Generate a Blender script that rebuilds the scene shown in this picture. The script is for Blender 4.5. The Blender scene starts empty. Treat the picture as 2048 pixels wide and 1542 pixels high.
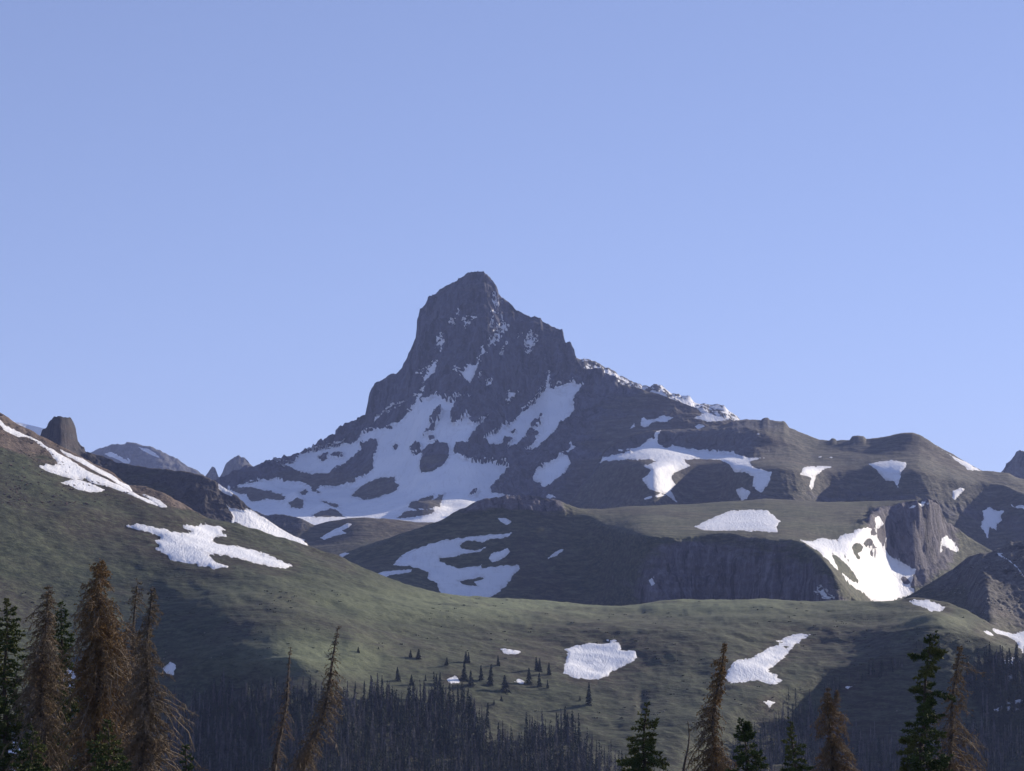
import bpy, math, random
import numpy as np

# ------------------------------------------------------------------ camera, sky, sun, exposure
W, H, F = 2048.0, 1542.0, 4107.0            # photograph size and focal length in its pixels
PITCH = math.radians(7.34)
SUN_AZ, SUN_EL = math.radians(48), math.radians(21)   # azimuth from the view direction (+Y) towards +X
scene = bpy.context.scene
COL = scene.collection
cam_data = bpy.data.cameras.new('camera')
cam_data.sensor_fit = 'HORIZONTAL'
cam_data.sensor_width = 36.0
cam_data.lens = 36.0 * F / W
cam_data.clip_start = 0.5
cam_data.clip_end = 60000
cam = bpy.data.objects.new('camera', cam_data)
COL.objects.link(cam)
cam.rotation_euler = (math.pi / 2 + PITCH, 0, 0)
scene.camera = cam

world = bpy.data.worlds.new('World')
scene.world = world
world.use_nodes = True
wn, wl = world.node_tree.nodes, world.node_tree.links
wn.clear()
w_out = wn.new('ShaderNodeOutputWorld')
w_bg = wn.new('ShaderNodeBackground')
w_sky = wn.new('ShaderNodeTexSky')
w_sky.sky_type = 'NISHITA'
w_sky.sun_disc = False
w_sky.sun_elevation = SUN_EL
w_sky.sun_rotation = SUN_AZ
w_sky.altitude = 3500
w_sky.air_density = 1.0
w_sky.dust_density = 0.3
w_sky.ozone_density = 3.0
w_bg.inputs['Strength'].default_value = 0.105
def w_mul(src, c):                                            # the phone's tone curve flattens the sky and leans it to violet
    m = wn.new('ShaderNodeMix'); m.data_type = 'RGBA'; m.blend_type = 'MULTIPLY'; m.inputs[0].default_value = 1.0
    m.inputs[7].default_value = (*c, 1); wl.new(src, m.inputs[6]); return m.outputs[2]
w_gam = wn.new('ShaderNodeGamma'); w_gam.inputs[1].default_value = 0.61
wl.new(w_mul(w_sky.outputs[0], (0.251, 0.177, 0.177)), w_gam.inputs[0])
wl.new(w_mul(w_gam.outputs[0], (3.32, 3.86, 4.84)), w_bg.inputs[0])
wl.new(w_bg.outputs[0], w_out.inputs[0])

sun_data = bpy.data.lights.new('sun', 'SUN')
sun_data.energy = 4.7
sun_data.angle = math.radians(0.5)
sun_data.color = (1.0, 0.89, 0.73)
sun = bpy.data.objects.new('sun', sun_data)
COL.objects.link(sun)
from mathutils import Vector
sun_dir = Vector((math.sin(SUN_AZ) * math.cos(SUN_EL), math.cos(SUN_AZ) * math.cos(SUN_EL), math.sin(SUN_EL)))
sun.rotation_euler = sun_dir.to_track_quat('Z', 'Y').to_euler()

vs = scene.view_settings
vs.view_transform = 'Standard'
vs.look = 'None'
vs.gamma = 1.0
vs.use_curve_mapping = False
vs.exposure = 0.75
cy = scene.cycles
cy.use_denoising = True
cy.max_bounces = 4
cy.diffuse_bounces = 2
cy.glossy_bounces = 1
cy.transmission_bounces = 1
cy.volume_bounces = 0
cy.transparent_max_bounces = 4

# ------------------------------------------------------------------ helpers
SP, CP = math.sin(PITCH), math.cos(PITCH)

def kz(py):
    b = (H / 2 - np.asarray(py, float)) / F
    return (SP + b * CP) / (CP - b * SP)

def kx(px, py):
    b = (H / 2 - np.asarray(py, float)) / F
    return ((np.asarray(px, float) - W / 2) / F) / (CP - b * SP)

def at(px, py, Y):
    return np.array((kx(px, py) * Y, Y, kz(py) * Y))

def proj(P):
    d = P[..., 1] * CP + P[..., 2] * SP
    u = -P[..., 1] * SP + P[..., 2] * CP
    return W / 2 + F * P[..., 0] / d, H / 2 - F * u / d

def lin(pts, xs):
    if np.isscalar(pts):
        return np.full(len(xs), float(pts))
    a = np.array(pts, float)
    return np.interp(xs, a[:, 0], a[:, 1])

def pchip(pts, xs):
    if np.isscalar(pts):
        return np.full(len(xs), float(pts))
    a = np.array(pts, float)
    x, y = a[:, 0], a[:, 1]
    if len(x) < 3:
        return np.interp(xs, x, y)
    h = np.diff(x); d = np.diff(y) / h
    m = np.zeros(len(x))
    m[0], m[-1] = d[0], d[-1]
    same = d[:-1] * d[1:] > 0
    w1 = 2 * h[1:] + h[:-1]; w2 = h[1:] + 2 * h[:-1]
    with np.errstate(divide='ignore', invalid='ignore'):
        hm = (w1 + w2) / (w1 / d[:-1] + w2 / d[1:])
    m[1:-1] = np.where(same, hm, 0)
    xc = np.clip(xs, x[0], x[-1])
    i = np.clip(np.searchsorted(x, xc) - 1, 0, len(h) - 1)
    t = (xc - x[i]) / h[i]
    return ((2*t**3 - 3*t**2 + 1) * y[i] + (t**3 - 2*t**2 + t) * h[i] * m[i]
            + (-2*t**3 + 3*t**2) * y[i+1] + (t**3 - t**2) * h[i] * m[i+1])

def _hash(i, j, k, seed):
    n = (i.astype(np.uint32) * np.uint32(374761393) + j.astype(np.uint32) * np.uint32(668265263)
         + k.astype(np.uint32) * np.uint32(2147483647 - 58) + np.uint32(seed * 974711 & 0xffffffff))
    n = (n ^ (n >> np.uint32(13))) * np.uint32(1274126177)
    n = (n ^ (n >> np.uint32(16))) * np.uint32(2246822519)
    n = n ^ (n >> np.uint32(15))
    return n.astype(np.float64) / 4294967295.0

def vnoise(P, seed=0):
    f = np.floor(P)
    t = P - f
    t = t * t * t * (t * (t * 6 - 15) + 10)
    I = f.astype(np.int64)
    i, j, k = I[..., 0], I[..., 1], I[..., 2]
    r = 0
    for a in (0, 1):
        wa = t[..., 0] if a else 1 - t[..., 0]
        for b in (0, 1):
            wb = t[..., 1] if b else 1 - t[..., 1]
            for c in (0, 1):
                wc = t[..., 2] if c else 1 - t[..., 2]
                r = r + wa * wb * wc * _hash(i + a, j + b, k + c, seed)
    return r * 2 - 1

def fbm(P, octs=4, seed=0, gain=0.5):
    s, a, tot = 0, 1.0, 0
    Q = np.array(P, float)
    for o in range(octs):
        s = s + a * vnoise(Q, seed + o * 17)
        tot += a
        a *= gain
        Q = Q * 2.03 + 11.7
    return s / tot

def ridged(P, octs=4, seed=0, gain=0.5):
    s, a, tot = 0, 1.0, 0
    Q = np.array(P, float)
    for o in range(octs):
        s = s + a * (1 - 2 * np.abs(vnoise(Q, seed + o * 17)))
        tot += a
        a *= gain
        Q = Q * 2.03 + 5.3
    return s / tot

def smooth01(x):
    x = np.clip(x, 0, 1)
    return x * x * (3 - 2 * x)

def tag(o, label=None, cat=None, group=None, kind=None):
    if label: o['label'] = label
    if cat: o['category'] = cat
    if group: o['group'] = group
    if kind: o['kind'] = kind
    return o

def mesh_obj(name, co, quads=None, tris=None, mat=None, smooth=True, attrs=None, parent=None, link=True):
    me = bpy.data.meshes.new(name)
    co = np.ascontiguousarray(co, np.float32).reshape(-1, 3)
    me.vertices.add(len(co))
    me.vertices.foreach_set('co', co.ravel())
    idx, starts, n = [], [], 0
    if quads is not None and len(quads):
        q = np.asarray(quads, np.int32)
        idx.append(q.ravel()); starts.append(np.arange(len(q)) * 4); n = len(q) * 4
    if tris is not None and len(tris):
        t = np.asarray(tris, np.int32)
        idx.append(t.ravel()); starts.append(n + np.arange(len(t)) * 3)
    idx = np.concatenate(idx).astype(np.int32); starts = np.concatenate(starts).astype(np.int32)
    me.loops.add(len(idx)); me.loops.foreach_set('vertex_index', idx)
    me.polygons.add(len(starts)); me.polygons.foreach_set('loop_start', starts)
    me.polygons.foreach_set('use_smooth', np.full(len(starts), smooth, bool))
    me.update(calc_edges=True)
    for k, v in (attrs or {}).items():
        at_ = me.attributes.new(k, 'FLOAT', 'POINT')
        at_.data.foreach_set('value', np.ascontiguousarray(v, np.float32).ravel())
    if mat: me.materials.append(mat)
    o = bpy.data.objects.new(name, me)
    if parent is not None: o.parent = parent
    if link: COL.objects.link(o)
    return o

# ------------------------------------------------------------------ materials
class NT:
    def __init__(s, name):
        s.m = bpy.data.materials.new(name); s.m.use_nodes = True
        s.n, s.l = s.m.node_tree.nodes, s.m.node_tree.links
        s.n.clear()
        s.out = s.n.new('ShaderNodeOutputMaterial')
        s.b = s.n.new('ShaderNodeBsdfPrincipled')
        s.l.new(s.b.outputs[0], s.out.inputs[0])
        s.b.inputs['Roughness'].default_value = 0.9
        s.b.inputs['Specular IOR Level'].default_value = 0.15
        s.pos = s.n.new('ShaderNodeNewGeometry').outputs['Position']
    def map(s, scale):
        v = s.n.new('ShaderNodeMapping'); v.inputs['Scale'].default_value = scale
        s.l.new(s.pos, v.inputs['Vector']); return v.outputs[0]
    def noise(s, scale, sc=1.0, detail=6, rough=0.55, dist=0.0):
        v = s.n.new('ShaderNodeTexNoise')
        v.inputs['Scale'].default_value = sc; v.inputs['Detail'].default_value = detail
        v.inputs['Roughness'].default_value = rough; v.inputs['Distortion'].default_value = dist
        s.l.new(s.map(scale), v.inputs['Vector']); return v.outputs['Fac']
    def attr(s, name):
        a = s.n.new('ShaderNodeAttribute'); a.attribute_name = name; return a.outputs['Fac']
    def ramp(s, fac, stops):
        r = s.n.new('ShaderNodeValToRGB'); s.l.new(fac, r.inputs[0])
        e = r.color_ramp.elements
        while len(e) < len(stops): e.new(0.5)
        for q, (p, c) in zip(e, stops):
            q.position = p; q.color = (*c, 1) if len(c) == 3 else c
        return r.outputs[0]
    def rng(s, fac, a, b, c=0.0, d=1.0):
        m = s.n.new('ShaderNodeMapRange'); m.interpolation_type = 'SMOOTHSTEP'
        s.l.new(fac, m.inputs[0])
        for i, v in enumerate((a, b, c, d)): m.inputs[i + 1].default_value = v
        return m.outputs[0]
    def math(s, op, a, b):
        m = s.n.new('ShaderNodeMath'); m.operation = op; m.use_clamp = False
        for i, v in enumerate((a, b)):
            if isinstance(v, (int, float)): m.inputs[i].default_value = v
            else: s.l.new(v, m.inputs[i])
        return m.outputs[0]
    def mix(s, fac, a, b, mode='MIX'):
        m = s.n.new('ShaderNodeMix'); m.data_type = 'RGBA'; m.blend_type = mode
        if isinstance(fac, (int, float)): m.inputs[0].default_value = fac
        else: s.l.new(fac, m.inputs[0])
        for i, v in ((6, a), (7, b)):
            if isinstance(v, tuple): m.inputs[i].default_value = (*v, 1)
            else: s.l.new(v, m.inputs[i])
        return m.outputs[2]
    def bump(s, h, strength, dist):
        b = s.n.new('ShaderNodeBump'); b.inputs['Strength'].default_value = strength
        b.inputs['Distance'].default_value = dist
        s.l.new(h, b.inputs['Height']); s.l.new(b.outputs[0], s.b.inputs['Normal'])
    def base(s, c):
        if isinstance(c, tuple): s.b.inputs['Base Color'].default_value = (*c, 1)
        else: s.l.new(c, s.b.inputs['Base Color'])

def terrain_mat(name, green, tan, brown, rock1, rock2, red, px_m=0.4):
    """grass, dry turf and bare earth mottled together, rock where the 'rock' attribute says so; px_m: metres per pixel at its distance"""
    t = NT(name)
    u = 1.0 / px_m
    big = t.noise((u/260, u/260, u/260), detail=4)
    mid = t.noise((u/130, u/90, u/26), detail=7, rough=0.64, dist=0.5)
    fin = t.noise((u/34, u/17, u/6), detail=5, rough=0.7)
    g = t.mix(t.rng(mid, 0.36, 0.62), green, tan)
    g = t.mix(t.rng(big, 0.46, 0.64, 0, 0.85), g, brown)
    dryf = t.math('MULTIPLY', t.attr('dry'), t.rng(mid, 0.25, 0.55))
    g = t.mix(dryf, g, tuple(c * 4.2 for c in tan))
    brn = t.math('MULTIPLY', t.attr('earth'), t.rng(mid, 0.7, 0.4))
    g = t.mix(brn, g, tuple(c * k for c, k in zip(brown, (1.3, 1.02, 1.0))))
    g = t.mix(t.rng(fin, 0.44, 0.68, 0, 0.65), g, tuple(c * 2.3 for c in tan))
    g = t.mix(t.rng(fin, 0.5, 0.25, 0, 0.7), g, tuple(c * 0.45 for c in green))
    tuft = t.noise((u/9, u/6, u/3.5), detail=3, rough=0.7)
    g = t.mix(t.rng(tuft, 0.54, 0.70, 0, 0.5), g, tuple(c * 2.4 for c in tan))
    g = t.mix(t.rng(tuft, 0.46, 0.30, 0, 0.6), g, tuple(c * 0.4 for c in green))
    ver = t.noise((u/16, u/16, u/90), detail=7, rough=0.65, dist=0.5)
    strata = t.noise((u/160, u/160, u/14), detail=4)
    spk = t.noise((u/8, u/8, u/8), detail=4, rough=0.7)
    r = t.mix(t.rng(ver, 0.35, 0.66), rock1, rock2)
    r = t.mix(t.rng(strata, 0.5, 0.68, 0, 0.6), r, red)
    r = t.mix(t.rng(spk, 0.45, 0.75, 0, 0.6), r, tuple(c * 1.7 for c in rock2))
    crk = t.noise((u/26, u/26, u/170), detail=8, rough=0.7, dist=1.2)
    r = t.mix(t.rng(crk, 0.48, 0.38, 0, 0.85), r, tuple(c * 0.25 for c in rock1))
    r = t.mix(t.rng(crk, 0.53, 0.64, 0, 0.65), r, tuple(c * 1.6 for c in rock2))
    a = t.math('ADD', t.attr('rock'), t.math('MULTIPLY', t.math('SUBTRACT', mid, 0.5), 0.9))
    fac = t.rng(a, 0.38, 0.58)
    t.base(t.mix(fac, g, r))
    hgt = t.math('ADD', t.math('ADD', t.math('MULTIPLY', fin, 0.6), t.math('MULTIPLY', tuft, 0.25)), t.math('MULTIPLY', t.math('MULTIPLY', ver, fac), 1.2))
    t.bump(hgt, 0.65, px_m * 6)
    return t.m

def snow_mat(name, px_m, relief=0.55):
    t = NT(name)
    u = 1.0 / px_m
    cups = t.noise((u/5, u/16, u/9), detail=4, rough=0.6, dist=0.6)
    soft = t.noise((u/60, u/60, u/60), detail=3)
    dirt = t.noise((u/45, u/45, u/20), detail=6, rough=0.7)
    c = t.mix(t.rng(soft, 0.35, 0.65), (0.76, 0.77, 0.80), (0.83, 0.83, 0.84))
    c = t.mix(t.rng(dirt, 0.56, 0.78, 0, 0.55), c, (0.46, 0.44, 0.42))
    edge = t.noise((u/10, u/10, u/6), detail=5, rough=0.7)
    e = t.math('MULTIPLY', t.attr('edge'), t.rng(edge, 0.40, 0.62))
    c = t.mix(t.math('MULTIPLY', e, 0.6), c, (0.40, 0.36, 0.33))
    run = t.noise((u/6, u/26, u/40), detail=5, rough=0.65, dist=0.3)
    c = t.mix(t.rng(run, 0.52, 0.66, 0, 0.32), c, (0.58, 0.57, 0.57))
    t.base(c)
    t.b.inputs['Roughness'].default_value = 0.7
    t.bump(cups, relief, px_m * 2.4)
    return t.m

# ------------------------------------------------------------------ terrain sheets
def signed(poly, x, y):
    """signed distance (positive inside) of points to a closed polygon"""
    p = np.array(poly, float); q = np.roll(p, -1, axis=0)
    best = np.full(x.shape, 1e18); ins = np.zeros(x.shape, bool)
    for (ax, ay), (bx, by) in zip(p, q):
        dx, dy = bx - ax, by - ay
        t = np.clip(((x - ax) * dx + (y - ay) * dy) / (dx * dx + dy * dy + 1e-9), 0, 1)
        best = np.minimum(best, (x - ax - t * dx) ** 2 + (y - ay - t * dy) ** 2)
        if dy != 0:
            c = ((ay > y) != (by > y)) & (x < ax + (y - ay) / dy * dx)
            ins ^= c
    d = np.sqrt(best)
    return np.where(ins, d, -d)

FR = {  # tracing frames: origin and scale of the enlarged views the outlines were read from
 'Z1': (660, 520, 3.531), 'Z2': (0, 780, 2.926), 'Z3': (420, 780, 2.926), 'Z4': (1080, 700, 2.926), 'Z5': (1400, 800, 3.1605),
 'Z6': (0, 1080, 3.303), 'Z8': (1000, 1180, 3.938), 'ZR': (1400, 1180, 3.1605), 'Zr': (1600, 1180, 4.571), 'Zq': (440, 940, 6.0235),
 'Zl': (0, 800, 6.0235), 'Zc': (1840, 880, 5.933), 'Zt': (760, 1280, 5.389), 'P': (0, 0, 1)}

def fr(z, pts):
    ox, oy, s = FR[z]
    return [(ox + x / s, oy + y / s) for x, y in pts]

def blur_rows(A, k, keep):
    """smooth a grid along its rows (axis 0), leaving row `keep` and above untouched"""
    if k < 1: return A
    B = A.copy()
    sub = A[keep:]
    pad = np.concatenate([np.repeat(sub[:1], k, 0), sub, np.repeat(sub[-1:], k, 0)])
    c = np.cumsum(np.concatenate([np.zeros_like(pad[:1]), pad]), axis=0)
    sm = (c[2*k+1:] - c[:-2*k-1]) / (2*k+1)
    w = smooth01(np.arange(len(sub)) / (2.0 * k))[:, None]
    B[keep:] = sub * (1 - w) + sm * w
    return B

class Sheet:
    pass

def build_sheet(name, xr, step, crest, depth, strings, mat, smat, back=((60, 35), (500, 30)), crest_rock=0.0, blur=4,
                soil=(1.5, 60, 5), rocky=(6, 25, 90), base_z=-130, snows=(), bumps=None, label=None, crest_fn=lin, snow_k=0.32, crest_sig=18, ysig=12, jagged=2.2, dry=(), earth=(), melt=0.0, terr=0.0, rowq=70):
    """loft a landform: crest line, then lines further down towards the viewer reached at given slopes; displaced with noise; snow patches laid on it"""
    xs = np.arange(xr[0], xr[1] + step, step)
    nodes = []                       # (Y, z, rock) per column, from back to front
    py0 = crest_fn(crest, xs); Y0 = pchip(depth, xs); z0 = kz(py0) * Y0; X0 = kx(xs, py0) * Y0
    cr = np.full(len(xs), float(crest_rock)) if np.isscalar(crest_rock) else lin(crest_rock, xs)
    jag = ridged(np.stack([xs / 13.0, xs * 0 + xr[0], xs * 0], -1), 3, 21, 0.6)
    py0 = py0 - cr * jagged * jag
    z0 = kz(py0) * Y0
    bk = []
    Yb, zb = Y0.copy(), z0.copy()
    for d, s in back:
        Yb = Yb + d; zb = np.maximum(zb - d * math.tan(math.radians(s)), base_z)
        bk.append((Yb.copy(), zb.copy()))
    nodesF = [(Y0, z0, np.full(len(xs), float(crest_rock)) if np.isscalar(crest_rock) else lin(crest_rock, xs))]
    # the lines below hang from a smoothed crest, so that knobs on the skyline stay knobs
    def gsm(a, sig):
        if sig <= 0: return a
        n = max(1, int(3 * sig / step)); g = np.exp(-0.5 * (np.arange(-n, n + 1) * step / sig) ** 2); g /= g.sum()
        return np.convolve(np.pad(a, n, mode='edge'), g, 'valid')
    pys = gsm(py0, crest_sig)
    Yp, zp, pyp = Y0, kz(pys) * Y0, py0
    counts = []
    for st in strings:
        py = np.maximum(pchip(st['py'], xs), pyp + st.get('min', 1.0))
        T = np.tan(np.radians(pchip(st['slope'], xs)))
        k = kz(py)
        T = np.maximum(T, k + 0.03)
        Yn = gsm((zp - T * Yp) / (k - T), st.get('ysig', ysig))
        zn = k * Yn
        nodesF.append((Yn, zn, lin(st.get('rock', 0.0), xs)))
        counts.append(st.get('rows') or int(max(2, np.percentile(py - pyp, rowq) / step)))
        Yp, zp, pyp = Yn, zn, py
    # foot of the landform
    nodesF.append((Yp - (zp - base_z) / math.tan(math.radians(38)), np.full(len(xs), float(base_z)), np.zeros(len(xs))))
    counts.append(6)
    Ys, Zs, Rs = [], [], []
    nb = 0
    for (Yb, zb) in reversed(bk):
        Ys.append(Yb); Zs.append(zb); Rs.append(nodesF[0][2]); nb += 1
    # a few rows between the back and the crest keep the ridge round
    prev = (bk[0][0], bk[0][1])
    for t in (0.4, 0.75, 0.93):
        Ys.append(prev[0] * (1 - t) + Y0 * t); Zs.append(prev[1] * (1 - t) + z0 * t); Rs.append(nodesF[0][2]); nb += 1
    for i in range(len(nodesF) - 1):
        a, b = nodesF[i], nodesF[i + 1]
        n = counts[i]
        for j in range(n):
            t = j / n
            Ys.append(a[0] * (1 - t) + b[0] * t); Zs.append(a[1] * (1 - t) + b[1] * t); Rs.append(a[2] * (1 - t) + b[2] * t)
    Ys.append(nodesF[-1][0]); Zs.append(nodesF[-1][1]); Rs.append(nodesF[-1][2])
    Y = np.array(Ys); Z = np.array(Zs); R = np.array(Rs)
    Y = blur_rows(Y, blur, nb); Z = blur_rows(Z, blur, nb)
    X = np.array([((xs - W / 2) / F)] * len(Y)) * (Y * CP + Z * SP)
    P = np.stack([X, Y, Z], -1)
    if bumps:
        qx, qy = proj(P)
        for (bx, by, rx, ry, hh) in bumps:
            P[..., 2] += hh * np.exp(-((qx - bx) / rx) ** 2 - ((qy - by) / ry) ** 2)
    def normals(P):
        du = np.gradient(P, axis=1); dv = np.gradient(P, axis=0)
        n = np.cross(du, -dv)
        n /= np.linalg.norm(n, axis=-1, keepdims=True) + 1e-9
        n[n[..., 2] < 0] *= -1
        return n
    N = normals(P)
    # broad relief
    a, wl_, oc = soil
    P = P + N * (a * fbm(P / wl_, oc, 3))[..., None]
    qx, qy = proj(P)
    front = np.arange(len(P)) >= nb
    # snow masks
    masks = np.full(qx.shape, -1e9)
    sds = []
    for s in snows:
        out = s['out']; allp = np.concatenate([np.array(o) for o in out])
        m = 34
        x0, x1, y0, y1 = allp[:, 0].min() - m, allp[:, 0].max() + m, allp[:, 1].min() - m, allp[:, 1].max() + m
        sel = (qx > x0) & (qx < x1) & (qy > y0) & (qy < y1) & front[:, None]
        if not sel.any():
            sds.append(None); continue
        rr, cc = np.where(sel)
        r0, r1, c0, c1 = rr.min(), rr.max() + 1, cc.min(), cc.max() + 1
        sx, sy = qx[r0:r1, c0:c1], qy[r0:r1, c0:c1]
        sd = np.full(sx.shape, -1e9)
        for o in out: sd = np.maximum(sd, signed(o, sx, sy))
        rag = s.get('rag', 2.2)
        Q = P[r0:r1, c0:c1] / (np.median(P[r0:r1, c0:c1, 1]) / F)      # about one unit per photograph pixel
        nz = fbm(Q / 11.0, 3, 91)
        nz2 = fbm(Q * np.array([1, .5, 1]) / 4.0, 2, 47)
        sd = sd + s.get('grow', 0.0) + rag * nz * 1.3 + rag * 1.1 * nz2
        for h in s.get('holes', ()):
            sd = np.minimum(sd, -signed(h, sx, sy) + rag * 0.9 * nz + rag * 0.9 * nz2)
        if s.get('spk'):
            sp = fbm(Q / np.array([7., 10., 5.]), 3, 133) + 0.5 * fbm(Q / 40.0, 2, 12)
            sd = np.minimum(sd, (0.55 - s['spk'] * 0.25 - sp) * 12)
        sd[~front[r0:r1], :] = -1e9
        sds.append((r0, r1, c0, c1, sd))
        masks[r0:r1, c0:c1] = np.maximum(masks[r0:r1, c0:c1], sd)
    sm = smooth01((masks + 1.0) / 4.0)
    # rock relief: upright fractures, ledges and blocks
    amp, w1, w2 = rocky
    rk = smooth01(R * 1.2)
    if amp > 0:
        d = (amp * ridged(P / np.array([w1, w1 * 1.6, w2]), 5, 7) + amp * 0.45 * ridged(P / np.array([w1 * 3, w1 * 3, w1 * 0.5]), 3, 29)
             + amp * 1.1 * fbm(P / (w1 * 4.0), 3, 61) + amp * 0.35 * ridged(P / np.array([w1 * .28, w1 * .4, w1 * .7]), 2, 83))
        row = np.clip((np.arange(len(P)) - nb) / 14.0, 0, 1)[:, None]
        Nd = N * np.array([0.4, 1, 1])                        # mostly in and out of the face, so outlines keep their place
        P = P + Nd * (d * rk * (0.35 + 0.65 * row) * (1 - 0.95 * sm))[..., None]
    if terr: P = P + N * (terr * 4 * (1 - rk) * fbm(P / np.array([62., 40., 40.]), 3, 19, 0.6))[..., None]
    if terr: P = P + N * (terr * (1 - 0.7 * sm) * (1 - rk) * ridged(P / np.array([70., 16., 9.]), 4, 55) )[..., None]
    fine = soil[0] * 0.22 * fbm(P / np.array([soil[1] / 9, soil[1] / 6, soil[1] / 14]), 3, 77)
    P = P + N * (fine * (1 - sm) * (1 - rk))[..., None]
    nr, nc = P.shape[:2]
    idx = np.arange(nr * nc).reshape(nr, nc)
    quads = np.stack([idx[:-1, :-1], idx[1:, :-1], idx[1:, 1:], idx[:-1, 1:]], -1).reshape(-1, 4)
    gx, gy = proj(P)
    att = {'rock': R}
    for nm, lst in (('dry', dry), ('earth', earth)):
        v = np.zeros(gx.shape)
        for (bx, by, rx, ry, am) in lst:
            v = np.maximum(v, am * np.exp(-((gx - bx) / rx) ** 2 - ((gy - by) / ry) ** 2))
        if nm == 'earth' and len(sds):                      # the ground just freed of snow is bare and brown
            v = np.maximum(v, melt * smooth01(1 + masks / 26.0))
        att[nm] = v
    o = mesh_obj(name, P, quads=quads, mat=mat, attrs=att)
    tag(o, label, kind='structure')
    N2 = normals(P)
    for s, q in zip(snows, sds):
        if q is None:
            print('snow not placed', s['label']); continue
        r0, r1, c0, c1, sd = q
        pm = np.median(P[r0:r1, c0:c1, 1]) / F                    # metres per photograph pixel here
        lift = np.clip(sd * pm * s.get('k', snow_k), -2.0 * pm, 1.3 * pm * s.get('thick', 1.0))
        ok = sd > -2.5
        f = ok[:-1, :-1] | ok[1:, :-1] | ok[1:, 1:] | ok[:-1, 1:]
        if not f.any():
            print('snow empty', s['label']); continue
        SPt = P[r0:r1, c0:c1] + N2[r0:r1, c0:c1] * lift[..., None]
        li = np.arange(SPt.shape[0] * SPt.shape[1]).reshape(SPt.shape[:2])
        qd = np.stack([li[:-1, :-1], li[1:, :-1], li[1:, 1:], li[:-1, 1:]], -1)[f]
        used, inv = np.unique(qd.ravel(), return_inverse=True)
        so = mesh_obj(s.get('name', 'snow_patch'), SPt.reshape(-1, 3)[used], quads=inv.reshape(-1, 4), mat=smat, attrs={'edge': np.clip(1 - sd.ravel()[used] / 6.0, 0, 1)})
        tag(so, s['label'], s.get('cat', 'snow patch'), s.get('group'))
    S = Sheet()
    S.P, S.N, S.nb, S.obj = P, N2, nb, o
    S.px, S.py = proj(P)
    return S

def on_sheet(S, px, py):
    """the surface point seen at a photograph pixel: nearest row crossing in the nearest column"""
    col = int(np.argmin(np.abs(S.px[S.nb] - px)))
    ys = S.py[S.nb:, col]
    r = np.where((ys[:-1] <= py) & (ys[1:] > py))[0]
    i = S.nb + (int(r[0]) if len(r) else int(np.argmin(np.abs(ys - py))))
    j = min(i + 1, len(S.P) - 1)
    a, b = S.py[i, col], S.py[j, col]
    t = 0 if abs(b - a) < 1e-6 else min(max((py - a) / (b - a), 0), 1)
    p = S.P[i, col] * (1 - t) + S.P[j, col] * t
    return p
# ------------------------------------------------------------------ the land
M_FAR = terrain_mat('far_rock', (.04, .046, .036), (.07, .066, .055), (.055, .045, .04), (.045, .046, .052), (.10, .098, .10), (.075, .062, .058), 1.3)
M_PEAK = terrain_mat('peak_rock', (.042, .042, .038), (.062, .056, .048), (.054, .042, .038), (.026, .027, .043), (.072, .072, .098), (.052, .046, .060), 1.0)
M_BENCH = terrain_mat('bench_turf', (.034, .038, .028), (.064, .058, .044), (.056, .042, .035), (.044, .044, .052), (.078, .076, .084), (.080, .062, .058), 0.85)
M_MESA = terrain_mat('mesa_turf', (.028, .037, .020), (.060, .061, .037), (.042, .037, .029), (.058, .054, .068), (.128, .116, .132), (.094, .076, .080), 0.55)
M_RIDGE = terrain_mat('ridge_rock', (.03, .033, .022), (.05, .045, .035), (.045, .033, .028), (.028, .027, .032), (.054, .047, .047), (.050, .037, .034), 0.5)
M_HILL = terrain_mat('hill_turf', (.017, .027, .013), (.038, .044, .024), (.033, .028, .022), (.075, .055, .045), (.13, .10, .08), (.11, .065, .045), 0.36)
M_SCREE = terrain_mat('scree', (.036, .040, .025), (.07, .064, .048), (.06, .048, .040), (.060, .056, .053), (.115, .106, .098), (.11, .088, .075), 0.42)
S_FAR = snow_mat('far_snow', 1.0)
S_MID = snow_mat('mid_snow', 0.55, 1.0)
S_NEAR = snow_mat('near_snow', 0.36, 0.7)

def sn(z, label, pts, holes=(), **k):
    d = dict(label=label, out=[fr(z, pts)], holes=[fr(z, h) for h in holes])
    d.update(k)
    return d

WALLSNOW = 'snow caught on the ledges of the peak wall'
def ledge(z, pts, label='small scrap of snow caught on a ledge of the dark peak wall', **k):
    return sn(z, label, pts, group=WALLSNOW, rag=2.2, **k)

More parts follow.
